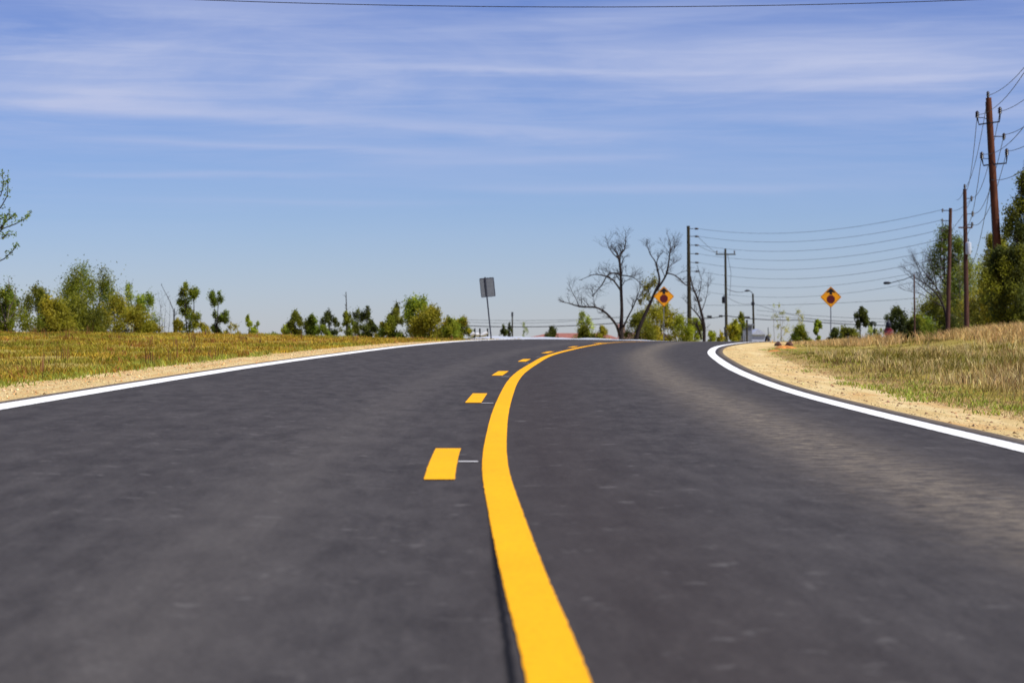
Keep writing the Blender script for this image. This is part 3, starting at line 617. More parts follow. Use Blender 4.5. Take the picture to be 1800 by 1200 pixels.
bare_tree((1672, 600), [
    [(1672, 600, 6), (1664, 560, 5), (1655, 530, 4), (1642, 512, 3), (1628, 500, 2.4), (1612, 490, 1.6), (1598, 478, 1)],
    [(1656, 525, 3), (1648, 506, 2.5), (1638, 492, 2), (1625, 474, 1.4), (1614, 458, .9)],
    [(1640, 520, 2.5), (1622, 508, 2), (1606, 496, 1.4), (1590, 484, .8)], [(1660, 540, 3), (1640, 530, 2), (1620, 518, 1.3), (1596, 512, .8)],
    [(1646, 500, 2), (1640, 480, 1.4), (1634, 458, .8)], [(1628, 500, 1.6), (1618, 480, 1), (1610, 462, .7)]], 182,
    'bare spreading tree reaching left from the wooded right bank', tw=10, twl=24)
bare_tree((609, 582), [[(609, 582, 3), (609, 560, 2.6), (609, 540, 2), (608, 513, 1.6)]], 185, 'tall thin bare snag on the skyline', tw=3, twl=10, name='dead_snag')
bare_tree((305, 582), [[(306, 582, 3.4), (306, 565, 3), (306, 543, 2.6)], [(304, 543, 1.6), (297, 528, 1.3), (288, 512, 1), (281, 499, .8)]], 165, 'dead grey snag with one arm slanting up left', tw=3, twl=9, name='dead_snag')

# near tree off the left edge, its branches reaching into view
def near_tree():
    Y = 66; B = at(-150, 600, Y); B.z = float(H(B.x, Y)) - .1
    root = thing('leafing_tree', B, 'young leafing tree at the left edge with thin upswept branches', 'tree'); mb = MB(); P = []
    tk = [B, at(-145, 520, Y), at(-135, 440, Y), at(-125, 360, Y), at(-120, 300, Y), at(-118, 230, Y)]; mb.tube(tk, [.16, .13, .11, .09, .06, .02], 8)
    lim = [[(-138, 470), (-90, 450), (-30, 425), (0, 400), (22, 392), (38, 383), (50, 370)], [(-132, 420), (-80, 400), (-20, 385), (5, 365), (16, 345), (17, 325), (17, 308)],
           [(-140, 500), (-80, 480), (-20, 468), (8, 455), (24, 440), (32, 430)], [(-128, 370), (-70, 370), (-20, 360), (0, 343), (5, 322), (2, 300)],
           [(-30, 425), (-8, 412), (8, 400), (18, 388)], [(0, 402), (8, 390), (20, 380), (27, 378)], [(5, 420), (14, 412), (27, 413)], [(-20, 390), (0, 385), (10, 380), (16, 372)], [(-120, 300), (-60, 270), (-15, 230), (-8, 190)]]
    for l in lim:
        dy = random.uniform(-.6, .6); pts = [at(x, y, Y) + Vector((0, dy, 0)) for x, y in l]; n = len(pts)
        mb.tube(pts, [.03 * (1 - .8 * i / (n-1)) for i in range(n)], 5)
        for i in range(n - 1):
            for k in range(13 if i > n - 4 else 5):
                p = pts[i].lerp(pts[i+1], random.random()) + Vector((random.gauss(0, .035), random.gauss(0, .05), random.gauss(.02, .035))); P += [list(p + Vector((random.gauss(0, .028), random.gauss(0, .03), random.gauss(0, .03)))) for _ in range(4)]
    mb.build('trunk', M['bark'], root)
    P = np.array(P); n = len(P); V, Fc, cc = leaves(P, rng.uniform(.015, .04, n), jit(lerp((.13, .22, .03), (.28, .36, .06), rng.uniform(0, 1, n)), .25)); np_mesh('crown', V, Fc, cc, root, M['leaf'], 4)
near_tree()
def sapling_left():
    Y = 100; B = at(12, 598, Y); B.z = float(H(B.x, Y)) - .05
    root = thing('sapling', B, 'pale stemmed sapling with reddish base at the left edge', 'tree'); mb = MB(); P = []
    for l in ([(12, 598), (12, 575), (14, 556), (17, 535), (16, 508), (15, 488)], [(13, 570), (6, 552), (0, 530), (-2, 500)], [(13, 572), (20, 556), (30, 545), (38, 530)], [(12, 575), (4, 566), (-6, 556), (-12, 535)], [(15, 545), (26, 524), (28, 505)]):
        pts = [at(x, y, Y) for x, y in l]; n = len(pts); mb.tube(pts, [.032 * (1 - .75 * i / (n-1)) for i in range(n)], 5)
        for i in range(1, n - 1):
            for k in range(26):
                p = pts[i].lerp(pts[i+1], random.random()) + Vector((random.gauss(0, .12), random.gauss(0, .12), random.gauss(.03, .1))); P.append(list(p))
    mb.build('trunk', M['bark_pale'], root); P = np.array(P); n = len(P)
    V, Fc, cc = leaves(P, rng.uniform(.03, .06, n), jit(lerp((.10, .16, .03), (.24, .28, .07), rng.uniform(0, 1, n)), .25)); np_mesh('crown', V, Fc, cc, root, M['leaf'], 4)
sapling_left()

# ------------------------------------------------------------------ utility poles and wires
def insulator(mb, p, s=1.):
    mb.lathe(p, [(.03*s, -.16*s), (.03*s, -.1*s), (.085*s, -.09*s), (.05*s, -.03*s), (.085*s, -.02*s), (.05*s, .05*s), (.085*s, .06*s), (.05*s, .12*s), (.02*s, .15*s)], 8)
def pole(name, bx, tx, ty, Y, r, mat, label, cat='utility pole', group='wooden utility poles'):
    b = at(bx, 600, Y); b.z = gz(bx, Y) - .2; t = at(tx, ty, Y)
    root = thing(name, b, label, cat, group); mb = MB(); mb.tube([b.lerp(t, i / 8) for i in range(9)], [r * (1.12 - .4 * i / 8) for i in range(9)], 12); mb.build('pole_shaft', mat, root)
    return root, b, t
WIRES = []
def wire(p0, p1, sag, r, label, name='power_line', group='overhead wires', n=28):
    p0, p1 = Vector(p0), Vector(p1)
    pts = [p0.lerp(p1, i / n) - Vector((0, 0, 4 * sag * (i / n) * (1 - i / n))) for i in range(n + 1)]
    o = MB().tube(pts, r, 5).build(name, M['cable']); tag(o, label, 'wire', group)
    return o
# A : tall reddish pole
YA = 112; PA, bA, tA = pole('utility_pole', 1764, 1738, 172, YA, .185, M['wood_red'], 'tall leaning reddish pole with two dark bracket arms, nearest at right')
def polexy(b, t, py):     # point on a pole at a photo row
    z = EYE + (HZ - py) / F * b.y; f = (z - b.z) / (t.z - b.z); return b.lerp(t, f)
mb = MB(); insulator(mb, at(1737, 166, YA), 1.0); mb.build('insulator', M['insul'], PA)
MB().tube([at(1737, 174, YA), at(1737, 167, YA)], .05, 8).build('pole_cap', M['iron'], PA)
for (xl, yl, xr, yr, mid) in ((1719, 219, 1758, 214, 1741), (1727, 291, 1770, 287, 1748)):
    mb = MB(); c = .034
    mb.tube([at(xl-1, yl-17, YA), at(xl, yl-8, YA), at(xl+2, yl, YA), at(mid, (yl+yr)/2-.5, YA-.12), at(xr-1, yr, YA), at(xr, yr-10, YA), at(xr, yr-17, YA)], c, 6)
    mb.tube([at(xl+2, yl-12, YA), at(xl+10, yl-12, YA), at(mid-3, yl-8, YA-.15), at(mid, yl-1, YA-.15)], .018, 5)
    br = mb.build('bracket_arm', M['iron'], PA)
    for (x_, y_) in ((xl-1, yl-17), (xr, yr-19)):
        m2 = MB(); insulator(m2, at(x_, y_, YA), 1.25); m2.build('insulator', M['insul'], br)
for (x_, y_) in ((1765, 240), (1742, 317)):
    mb = MB(); mb.tube([polexy(bA, tA, y_), at(x_, y_, YA)], .025, 5); insulator(mb, at(x_, y_, YA), 1.1); mb.build('insulator', M['insul'], PA)
mb = MB(); mb.tube([polexy(bA, tA, 180) + Vector((-.16, -.08, 0)), polexy(bA, tA, 400) + Vector((-.21, -.08, 0)), polexy(bA, tA, 580) + Vector((-.24, -.08, 0))], .02, 5); mb.build('ground_wire', M['iron'], PA)
YB = 158; PB, bB, tB = pole('utility_pole', 1700, 1696, 332, YB, .165, M['wood_brown'], 'brown pole carrying a white transformer, middle of the three right poles')
mb = MB(); p = at(1702.5, 436, YB - .3); mb.lathe(p, [(.05, -.42), (.17, -.40), (.19, -.3), (.19, .3), (.17, .36), (.06, .40)], 12); tr = mb.build('transformer', M['tr'], PB)
mb = MB(); mb.tube([p + Vector((0, 0, .38)), p + Vector((0, 0, .62))], .03, 6); mb.build('bushing', M['insul'], tr)
mb = MB(); mb.box(tuple(at(1697, 400, YB - .1)), (.9, .09, .09)); mb.build('cross_arm', M['wood_brown'], PB)
mb = MB(); insulator(mb, at(1696, 328, YB), 1.1); mb.build('insulator', M['insul'], PB)
for (x_, y_) in ((1708, 349), (1710, 376), (1709, 395)):
    mb = MB(); mb.tube([polexy(bB, tB, y_), at(x_, y_, YB)], .025, 5); insulator(mb, at(x_, y_, YB), 1.2); mb.build('insulator', M['insul'], PB)
YC = 168; PC, bC, tC = pole('utility_pole', 1665, 1671, 366, YC, .155, M['wood_brown'], 'slim brown pole, leftmost of the three poles on the right bank')
for k, y_ in enumerate((370, 388, 405, 422, 438, 455, 471, 487)):
    mb = MB(); q = polexy(bC, tC, y_); e = q + Vector((-.55, 0, 0)); mb.tube([q, e], .03, 5); insulator(mb, e, .9); mb.build('insulator', M['insul'], PC)
YD = 226; PD, bD, tD = pole('utility_pole', 1212.5, 1210, 397, YD, .20, M['wood_dark'], 'tall dark pole at the bend with a column of side insulators')
ins = [402, 415.5, 431, 446, 461.5, 477, 492, 508]
for k, y_ in enumerate(ins[:6]):
    mb = MB(); q = polexy(bD, tD, y_); e = q + Vector((.85, 0, 0)); mb.tube([q, e], .03, 5); m_ = e - Vector((.3, 0, 0))
    mb.tube([m_, m_ + Vector((.12, 0, 0)), e, e + Vector((.12, 0, 0))], [.03, .085, .085, .03], 8); mb.build('insulator', M['insul'], PD)
YE = 285; PE, bE, tE = pole('utility_pole', 1277.5, 1275, 437, YE, .17, M['wood_dark'], 'thin pole with a cross arm on top and a dark transformer')
mb = MB(); mb.box(tuple(at(1275.5, 447, YE)), (2.35, .12, .14)); ca = mb.build('cross_arm', M['wood_dark'], PE)
for x_ in (1260, 1275, 1291):
    mb = MB(); insulator(mb, at(x_, 443, YE), 1.2); mb.build('insulator', M['insul'], ca)
mb = MB(); p = at(1272.5, 527, YE - .2); mb.lathe(p, [(.08, -.42), (.24, -.38), (.24, .32), (.14, .4)], 12); mb.tube([p + Vector((0, 0, .4)), p + Vector((0, 0, .6))], .04, 6); mb.build('transformer', M['iron'], PE)
mb = MB(); mb.tube([at(1279, 447, YE - .25), at(1285, 480, YE - .25), at(1283, 520, YE - .25)], .02, 4); mb.build('drop_wire', M['cable'], PE)
YF = 330; PF, bF, tF = pole('street_lamp', 1326, 1323.5, 516, YF, .17, M['wood_dark'], 'short dark street lamp pole right of the transformer pole, arm to the left', 'street lamp', None)
mb = MB(); mb.tube([at(1323.5, 518, YF), at(1321, 513, YF), at(1317, 511, YF)], .05, 6); mb.build('lamp_arm', M['iron'], PF)
mb = MB(); p = at(1314, 511, YF); mb.tube([p + Vector((-.38, 0, -.03)), p + Vector((-.2, 0, 0)), p + Vector((.1, 0, .02)), p + Vector((.35, 0, .02))], [.06, .14, .13, .05], 8); mb.build('lamp_head', M['iron'], PF)
mb = MB(); mb.lathe(at(1323.5, 534, YF), [(.08, -.25), (.24, -.2), (.24, .2), (.1, .25)], 8); mb.build('junction_box', M['iron'], PF)
# lamp reaching out of the right wood
YG = 160; PG, bG, tG = pole('street_lamp', 1608, 1607, 482, YG, .062, M['wood_brown'], 'slim street lamp pole in the right bank trees with a long arm to the left', 'street lamp', None)
mb = MB(); mb.tube([at(1607, 484, YG), at(1590, 491, YG), at(1566, 497, YG)], .024, 6); mb.build('lamp_arm', M['iron'], PG)
mb = MB(); p = at(1559, 498, YG); mb.tube([p + Vector((-.24, 0, 0)), p + Vector((-.15, 0, .02)), p + Vector((.12, 0, .03)), p + Vector((.3, 0, .03))], [.03, .09, .09, .03], 8); mb.build('lamp_head', M['iron'], PG)
YK = 330; PK, bK, tK = pole('utility_pole', 901, 900.5, 551, YK, .12, M['wood_dark'], 'far thin pole standing right of the leaning grey sign')
mb = MB(); mb.tube([tK - Vector((0, 0, .4)), tK + Vector((0, 0, .2))], .13, 6); mb.build('pole_cap', M['iron'], PK)
pH = at(1248.5, 0, YD)
# wires: C to D
ordn = ['topmost', 'second', 'third', 'fourth', 'fifth', 'sixth', 'seventh', 'lowest']
for k in range(8):
    y1 = (370, 388, 405, 422, 438, 455, 471, 487)[k]; q1 = polexy(bC, tC, y1) + Vector((-.55, 0, .06)); q0 = polexy(bD, tD, ins[k]) + Vector((.95 if k < 6 else .15, 0, 0))
    wire(q0, q1, .95 + .02 * k, .013 if k < 6 else .011, f'{ordn[k]} of the eight long wires sagging from tall dark pole to right bank', group='wires from the dark pole to the right bank')
# A to B and onward to the next pole towards the viewer (outside the frame)
nx = Vector((15.2, 58, 12.6))
tops = [('top wire', at(1737, 168, YA), at(1696, 330, YB), nx + Vector((0, 0, .6)), 1.3), ('upper left bracket wire', at(1718, 202, YA), at(1696, 334, YB), nx + Vector((-.6, 0, .1)), 1.5),
        ('upper right bracket wire', at(1758, 196, YA), at(1708, 347, YB), nx + Vector((.7, 0, -.3)), 1.2), ('right side insulator wire', at(1765, 237, YA), at(1710, 374, YB), nx + Vector((.6, 0, -1.2)), 1.2),
        ('lower left bracket wire', at(1726, 271, YA), at(1696, 396, YB), nx + Vector((-.6, 0, -1.6)), 1.5), ('lower right bracket wire', at(1770, 266, YA), at(1709, 394, YB), nx + Vector((.7, 0, -2.2)), 1.1),
        ('lowest cable', at(1742, 316, YA), at(1700, 470, YB), nx + Vector((0, 0, -3.4)), 1.2)]
for nm, a, b, c, sg in tops:
    wire(a, b, .9 if 'top' in nm else 1.1, .015, f'{nm} running from the reddish pole back to the transformer pole', group='wires behind the reddish pole')
    wire(a, c, sg, .013, f'{nm} rising from the reddish pole out past the right edge', group='wires leaving past the right edge')
for k, (a, b) in enumerate(((at(1696, 330, YB), at(1681, 351, YC)), (at(1708, 349, YB), polexy(bC, tC, 370)), (at(1708, 349, YB), polexy(bC, tC, 405)), (at(1709, 395, YB), polexy(bC, tC, 455)))):
    wire(a, b, .25, .014, ('short top wire', 'second short wire', 'third short wire', 'lowest short wire')[k] + ' between the transformer pole and the slim brown pole', group='short wires between the right poles')
wire(polexy(bD, tD, 416) + Vector((.9, 0, 0)), at(1260, 445, YE), .1, .02, 'wire slanting from the tall dark pole down to the cross arm pole')
wire(polexy(bD, tD, 431) + Vector((.9, 0, 0)), at(1275, 443, YE), .3, .018, 'slack wire from the tall dark pole to the middle of the cross arm')
wire(at(1277, 507, YE), at(1313, 511, YF), .3, .035, 'service wire from the transformer pole to the street lamp head')
wire(at(1278, 522, YE), at(1324, 533, YF), .4, .022, 'wire drooping from the transformer to the street lamp pole')
wire(at(1325, 533, YF), at(1500, 566, 300), .6, .022, 'wire falling right from the street lamp pole')
# low cable run with splice boxes
YW = 250
segs = [((820, 572.5), (1093, 567), .25, 'low thick cable left of the big bare tree'), ((1093, 567), (1213, 559), .15, 'low thick cable between the big bare tree and the dark pole'), ((1213, 559), (1277, 554.5), .15, 'low thick cable between the dark pole and the transformer pole'), ((1277, 555), (1400, 562.5), .15, 'low thick cable right of the transformer pole'), ((1400, 562.5), (1660, 570), .3, 'low thick cable running on to the right bank trees')]
for a, b, sg, lab in segs:
    wire(at(*a, YW), at(*b, YW), sg, .045, lab, 'telephone_cable', 'low cable along the far road')
for a, b, lab in (((820, 566), (1093, 556), 'upper faint wire left of the big bare tree'), ((820, 562), (1213, 549), 'uppermost faint wire left of the big bare tree'), ((1330, 545), (1660, 560), 'faint wire above the low cable on the right'), ((1330, 553), (1660, 564), 'second faint wire above the low cable on the right'), ((1215, 536), (1660, 520), 'faint long wire under the eight long wires')):
    wire(at(*a, YW), at(*b, YW), .35, .018, lab)
for i, (x_, y_, w_) in enumerate(((1247, 556.3, 9), (1267, 555.5, 7), (1312, 557.8, 13))):
    p = at(x_, y_, YW); q = w_ / F * YW / 2
    o = MB().tube([p + Vector((-q, 0, 0)), p + Vector((-q*.8, 0, 0)), p + Vector((q*.8, 0, 0)), p + Vector((q, 0, 0))], [.04, .11, .11, .04], 8).build('splice_case', M['cable'])
    tag(o, ('black splice case on the low cable right of the third bare tree', 'small black splice case just left of the transformer pole', 'longest black splice case right of the transformer pole')[i], 'cable box', 'splice cases on the low cable')
# high cable across the top of the picture
a = at(-900, -300, 60); b = at(2700, -285, 60)
pts = []
for i in range(61):
    xx = -900 + 60 * i; yy = 12.5 - 2.75e-5 * (xx - 1030) ** 2; pts.append(at(xx, yy, 60))
tag(MB().tube(pts, .010, 6).build('power_line', M['cable']), 'single dark wire crossing the sky along the top edge', 'wire', 'overhead wires')

# ------------------------------------------------------------------ signs
def rounded(c, ux, uz, hw_, hh_, r, n=5):
    out = []
    for sx, sz, a0 in ((1, 1, 0), (-1, 1, 90), (-1, -1, 180), (1, -1, 270)):
        for k in range(n + 1):
            a = math.radians(a0 + 90 * k / n); out.append(c + ux * (sx * (hw_ - r) + r * math.cos(a)) + uz * (sz * (hh_ - r) + r * math.sin(a)))
    return out
def stop_ahead():
    root = thing('warning_sign', (0, 0, 0), 'tmp', 'road sign', 'pair of stop ahead signs'); s = .914 / 2; c = Vector((0, 0, 0)); d = math.sqrt(.5); ux = Vector((d, 0, d)); uz = Vector((-d, 0, d))
    MB().poly(rounded(c, ux, uz, s, s, .06), (0, .006, 0)).build('sign_panel', M['sign'], root)
    # black border line
    o = rounded(c + Vector((0, -.003, 0)), ux, uz, s - .022, s - .022, .045); i_ = rounded(c + Vector((0, -.003, 0)), ux, uz, s - .040, s - .040, .032); mb = MB(); n = len(o); mb.v = o + i_; mb.f = [(k, (k+1) % n, n + (k+1) % n, n + k) for k in range(n)]; mb.build('border_line', M['black'], root, False)
    y = -.004; ar = [(0, .55), (.25, .31), (.25, .25), (.085, .29), (.085, .15), (-.085, .15), (-.085, .29), (-.25, .25), (-.25, .31)]
    mb = MB(); mb.poly([Vector((x_, y, z_)) for x_, z_ in ar], (0, .003, 0)); mb.build('arrow_symbol', M['black'], root, False)
    mb = MB(); mb.poly([Vector((.265 * math.cos(math.radians(22.5 + 45*k)), y, -.135 + .265 * math.sin(math.radians(22.5 + 45*k)))) for k in range(8)], (0, .003, 0)); mb.build('octagon_symbol', M['red'], root, False)
    mb = MB(); mb.box((0, .04, -1.95), (.055, .045, 4.6)); mb.build('post', M['galv'], root)
    for z_ in (.3, -.3):
        MB().tube([Vector((0, -.014, z_)), Vector((0, .02, z_))], .012, 6).build('bolt', M['galv'], root)
    return root
def copy_tree(o, parent=None):
    c = o.copy(); C.objects.link(c); c.parent = parent
    for ch in [x for x in o.children]: copy_tree(ch, c)
    return c
s1 = stop_ahead(); s2 = copy_tree(s1)
s1.location = at(1167, 521, 150); s2.location = at(1460.5, 522, 146)
s1['label'] = 'amber stop ahead diamond sign in front of the leaning bare tree'; s2['label'] = 'amber stop ahead diamond sign above the dry grass, against open sky'
# leaning grey sign seen from behind
Y = 96; b = at(865, 591, Y); b.z = float(H(b.x, Y)) - .3; t = at(852.5, 487, Y)
root = thing('road_sign', b, 'leaning rectangular sign showing its blank grey back', 'road sign')
ax = (t - b).normalized(); tilt = Vector((0, -1, 0)); ux = Vector((ax.z, 0, -ax.x)).normalized()
ux = (ux + Vector((0, .35, 0))).normalized(); c = at(856.8, 505, Y - .0) + Vector((0, .06, 0))
bp = MB().poly(rounded(c, ux, ax, .305, .382, .04), (0, .008, 0)).build('sign_panel', M['alu'], root)
mb = MB(); e = Vector((0, -.012, 0)); o = rounded(c + e, ux, ax, .305, .382, .04); i_ = rounded(c + e, ux, ax, .285, .362, .03); n = len(o); mb.v = o + i_; mb.f = [(k, (k+1) % n, n + (k+1) % n, n + k) for k in range(n)]; mb.build('rim', M['post'], bp, False)
mb = MB(); w = Vector((.028, 0, 0)); mb.poly([b - w, b + w, t + w, t - w], (0, .03, 0)); mb.build('post', M['post'], root)
for z_ in (.1, .3):
    MB().tube([t - ax * z_ + Vector((0, -.02, 0)), t - ax * z_ + Vector((0, .05, 0))], .014, 6).build('bolt', M['galv'], root)
# stop sign beyond the grass
Y = 148; c = at(1562, 584, Y); zb = gz(1562, Y)
root = thing('stop_sign', (c.x, Y, zb), 'dark red octagonal stop sign half sunk behind the right bank grass', 'road sign')
oc = lambda r, y_: [Vector((c.x + r * math.cos(math.radians(22.5 + 45*k)), Y + y_, c.z + r * math.sin(math.radians(22.5 + 45*k)))) for k in range(8)]
MB().poly(oc(.315, 0), (0, .01, 0)).build('sign_panel', M['stopred'], root)
mb = MB(); mb.v = oc(.31, -.003) + oc(.285, -.003); mb.f = [(k, (k+1) % 8, 8 + (k+1) % 8, 8 + k) for k in range(8)]; mb.build('border_line', M['wall'], root, False)
cu = bpy.data.curves.new('lettering', 'FONT'); cu.body = 'STOP'; cu.size = .22; cu.align_x = 'CENTER'; cu.align_y = 'CENTER'; cu.extrude = .002
tmp = bpy.data.objects.new('tmp_text', cu); C.objects.link(tmp); bpy.context.view_layer.update()
me = bpy.data.meshes.new_from_object(tmp.evaluated_get(bpy.context.evaluated_depsgraph_get())); bpy.data.objects.remove(tmp)
lt = link('lettering', me, M['wall'], root); lt.location = (0, -.006, c.z - zb); lt.rotation_euler = (math.pi/2, 0, 0)
MB().box((c.x, Y + .05, (c.z + .5 + zb) / 2 + .1), (.06, .05, c.z + 1.0 - zb)).build('post', M['post'], root)
MB().box((c.x, Y, c.z - .46), (.42, .012, .30)).build('lower_plate', M['amber'], root)
MB().lathe((c.x, Y, c.z + .48), [(.05, -.16), (.15, -.12), (.17, .04), (.11, .16), (.04, .24)], 10).build('beacon', M['iron'], root)

# ------------------------------------------------------------------ distant buildings and roadside bits
def house(name, x0, x1, Y, yridge, yeave, depth, roofm, wallm, label, hip=.25, nwin=4, chim=None):
    a = at(x0, yeave, Y); b_ = at(x1, yeave, Y); zr = at(0, yridge, Y).z; g = min(gz(x0, Y), gz(x1, Y)) - .2; L_ = b_.x - a.x; ov = .35
    root = thing(name, ((a.x + b_.x) / 2, Y + depth / 2, g), label, 'house')
    MB().box(((a.x + b_.x) / 2, Y + depth / 2, (g + a.z) / 2), (L_ - .4, depth - .4, a.z - g)).build('wall', wallm, root)
    mb = MB(); z0 = a.z - .03; c0 = [Vector((a.x - ov, Y - ov, z0)), Vector((b_.x + ov, Y - ov, z0)), Vector((b_.x + ov, Y + depth + ov, z0)), Vector((a.x - ov, Y + depth + ov, z0))]
    r0 = Vector((a.x + L_ * hip, Y + depth/2, zr)); r1 = Vector((b_.x - L_ * hip * .5, Y + depth/2, zr)); mb.v = c0 + [r0, r1]; mb.f = [(0, 1, 5, 4), (2, 3, 4, 5), (1, 2, 5), (3, 0, 4), (3, 2, 1, 0)]
    rf = mb.build('roof', roofm, root, False)
    if chim is not None:
        q = at(chim, yridge, Y); MB().box((q.x, Y + depth/2, zr + .25), (.8, .7, 1.6)).build('chimney', M['wall'], rf)
    for k in range(nwin):
        xx = a.x + L_ * (k + .5) / nwin; w = MB().box((xx, Y + .17, (g + a.z) / 2 + .1), (1.0, .06, 1.0)).build('window', M['whitep'], root); MB().box((xx, Y + .13, (g + a.z) / 2 + .1), (.84, .04, .84)).build('pane', M['glass'], w)
    return root
house('house', 925, 1084, 270, 585, 595, 8, M['brick'], M['wall'], 'long low house with a red brown roof left of the big bare tree', chim=1095)
house('house', 1098, 1176, 262, 584, 594.5, 7, M['roof2'], M['wall'], 'low brown roofed house behind the leaning bare tree', hip=.15, nwin=3)
# grey shed
def shed(x0, x1, yt, Y, depth, mat, roofm, label, gable=0):
    a = at(x0, yt, Y); b_ = at(x1, yt, Y); g = gz(x0, Y) - .2
    root = thing('shed', ((a.x + b_.x)/2, Y, g), label, 'building'); MB().box(((a.x + b_.x)/2, Y + depth/2, (g + a.z)/2), (b_.x - a.x, depth, a.z - g)).build('wall', mat, root)
    if gable:
        m = (a.x + b_.x) / 2; MB().poly([Vector((a.x - .2, Y - .2, a.z)), Vector((b_.x + .2, Y - .2, a.z)), Vector((m, Y - .2, a.z + gable))], (0, depth + .4, 0)).build('roof', roofm, root, False)
    else: MB().box(((a.x + b_.x)/2, Y + depth/2, a.z + .09), (b_.x - a.x + .4, depth + .4, .18)).build('roof', roofm, root)
    MB().box(((a.x + b_.x)/2, Y - .02, g + (a.z - g) * .45), ((b_.x - a.x) * .3, .06, (a.z - g) * .6)).build('door', M['concrete'], root)
shed(1303, 1322, 572, 300, 5, M['grey'], M['grey'], 'flat grey blue shed right of the yellow green tree')
shed(1321, 1345, 588, 310, 6, M['pale'], M['pale'], 'pale metal gabled building beside the grey shed', .75)
# low fence of dark posts with pale rails
Y = 108; root = thing('roadside_fence', at(846, 592, Y), 'short run of dark posts with pale sagging rails by the leaning sign', 'fence'); xs = (834.5, 843.5, 857)
for x_ in xs:
    p = at(x_, 577, Y); g = float(H(p.x, Y)) - .1; MB().tube([Vector((p.x, Y, g)), Vector((p.x, Y, p.z))], [.042, .036], 8).build('post', M['iron'], root)
for (x0, y0, x1, y1) in ((827, 590, 834, 584), (836, 588, 843, 587), (845, 590, 857, 584)):
    a, b_ = at(x0, y0, Y - .02), at(x1, y1, Y - .02); MB().tube([a, a.lerp(b_, .5) - Vector((0, 0, .03)), b_], [.06, .10, .08], 8).build('rail', M['whitep'], root)
# yellow hydrant, white box, dark bin with marker post
Y = 225; g = gz(1203, Y); c = at(1203, 597, Y); root = thing('fire_hydrant', (c.x, Y, g), 'yellow hydrant with thin marker rod left of the tall dark pole', 'hydrant')
MB().lathe((c.x, Y, c.z), [(.16, g - c.z), (.16, -.2), (.22, -.18), (.2, .0), (.17, .2), (.1, .32), (.04, .4)], 12).build('barrel', M['yel'], root)
MB().tube([(c.x - .3, Y, c.z), (c.x + .3, Y, c.z)], .08, 8).build('outlet', M['yel'], root); MB().tube([(c.x + .1, Y, c.z), (c.x + .1, Y, c.z + 1.3)], .02, 5).build('marker_rod', M['whitep'], root)
Y = 225; g = gz(1180.5, Y); c = at(1180.5, 596, Y); root = thing('utility_cabinet', (c.x, Y, g), 'small white cabinet beside the brown roofed house', 'cabinet')
MB().box((c.x, Y, (c.z + g) / 2), (.40, .35, c.z - g)).build('cabinet_body', M['whitep'], root); MB().poly([Vector((c.x - .22, Y - .2, c.z)), Vector((c.x + .22, Y - .2, c.z)), Vector((c.x, Y - .2, c.z + .2))], (0, .4, 0)).build('lid', M['whitep'], root, False)
Y = 190; g = gz(1349, Y); c = at(1349, 592, Y); root = thing('roadside_bin', (c.x, Y, g), 'black tapered bin with a thin rod at the tip of the sand verge', 'bin')
MB().lathe((c.x, Y, g), [(.22, 0), (.24, (c.z - g) * .7), (.16, c.z - g), (.05, c.z - g + .15)], 10).build('bin_body', M['black'], root); MB().tube([(c.x + .06, Y, c.z), (c.x + .06, Y, c.z + .75)], .03, 5).build('rod', M['iron'], root)
Y = 240; g = gz(1274, Y); c = at(1274.5, 576, Y); root = thing('marker_post', (c.x, Y, g), 'short thick black post just left of the transformer pole', 'post')
MB().tube([(c.x, Y, g), (c.x, Y, c.z)], [.12, .09], 8).build('post_shaft', M['iron'], root); MB().lathe((c.x, Y, c.z), [(.12, -.08), (.13, 0), (.06, .1)], 8).build('post_cap', M['iron'], root)
Y = 290; g = gz(1313, Y); c = at(1313, 563, Y); root = thing('marker_post', (c.x, Y, g), 'dark slim post in front of the grey shed', 'post')
MB().tube([(c.x, Y, g), (c.x, Y, c.z)], [.13, .11], 8).build('post_shaft', M['wood_dark'], root); MB().lathe((c.x, Y, c.z), [(.14, -.08), (.14, 0), (.06, .1)], 8).build('post_cap', M['iron'], root)
# clay lumps
def lump(px, py, Y, r, mat, label, flat=.5, name='clay_mound'):
    x_ = (px - 900) / F * Y; z_ = float(H(x_, Y)); vs, fs = [], []; nA, nB = 16, 7
    for j in range(nB + 1):
        ph = math.pi / 2 * j / nB
        for i in range(nA):
            a = 2*math.pi*i/nA; rr = r * math.cos(ph) * (1 + .28 * math.sin(3*a + px) * math.cos(ph) + random.uniform(-.10, .10)); vs.append(Vector((x_ + rr * math.cos(a), Y + rr * 1.6 * math.sin(a), z_ - .05 + (r * flat + .05) * math.sin(ph) * random.uniform(.85, 1.12))))
    mb = MB(); mb.v = vs
    for j in range(nB):
        for i in range(nA): k = (i+1) % nA; mb.f.append((j*nA+i, j*nA+k, (j+1)*nA+k, (j+1)*nA+i))
    tag(mb.build(name, mat), label, 'soil lump', 'soil lumps at the tip of the verge')
lump(1378, 606, 74, .34, M['clay'], 'orange clay heap in the grass at the tip of the right verge', .22)
lump(1362, 608, 68, .22, M['clay'], 'smaller orange clay patch nearer the white line', .14)
lump(1368, 603, 82, .12, M['clod'], 'dark clod behind the orange clay, left one', 1.0, 'clod'); lump(1388, 603, 82, .14, M['clod'], 'dark clod behind the orange clay, right one', .9, 'clod')

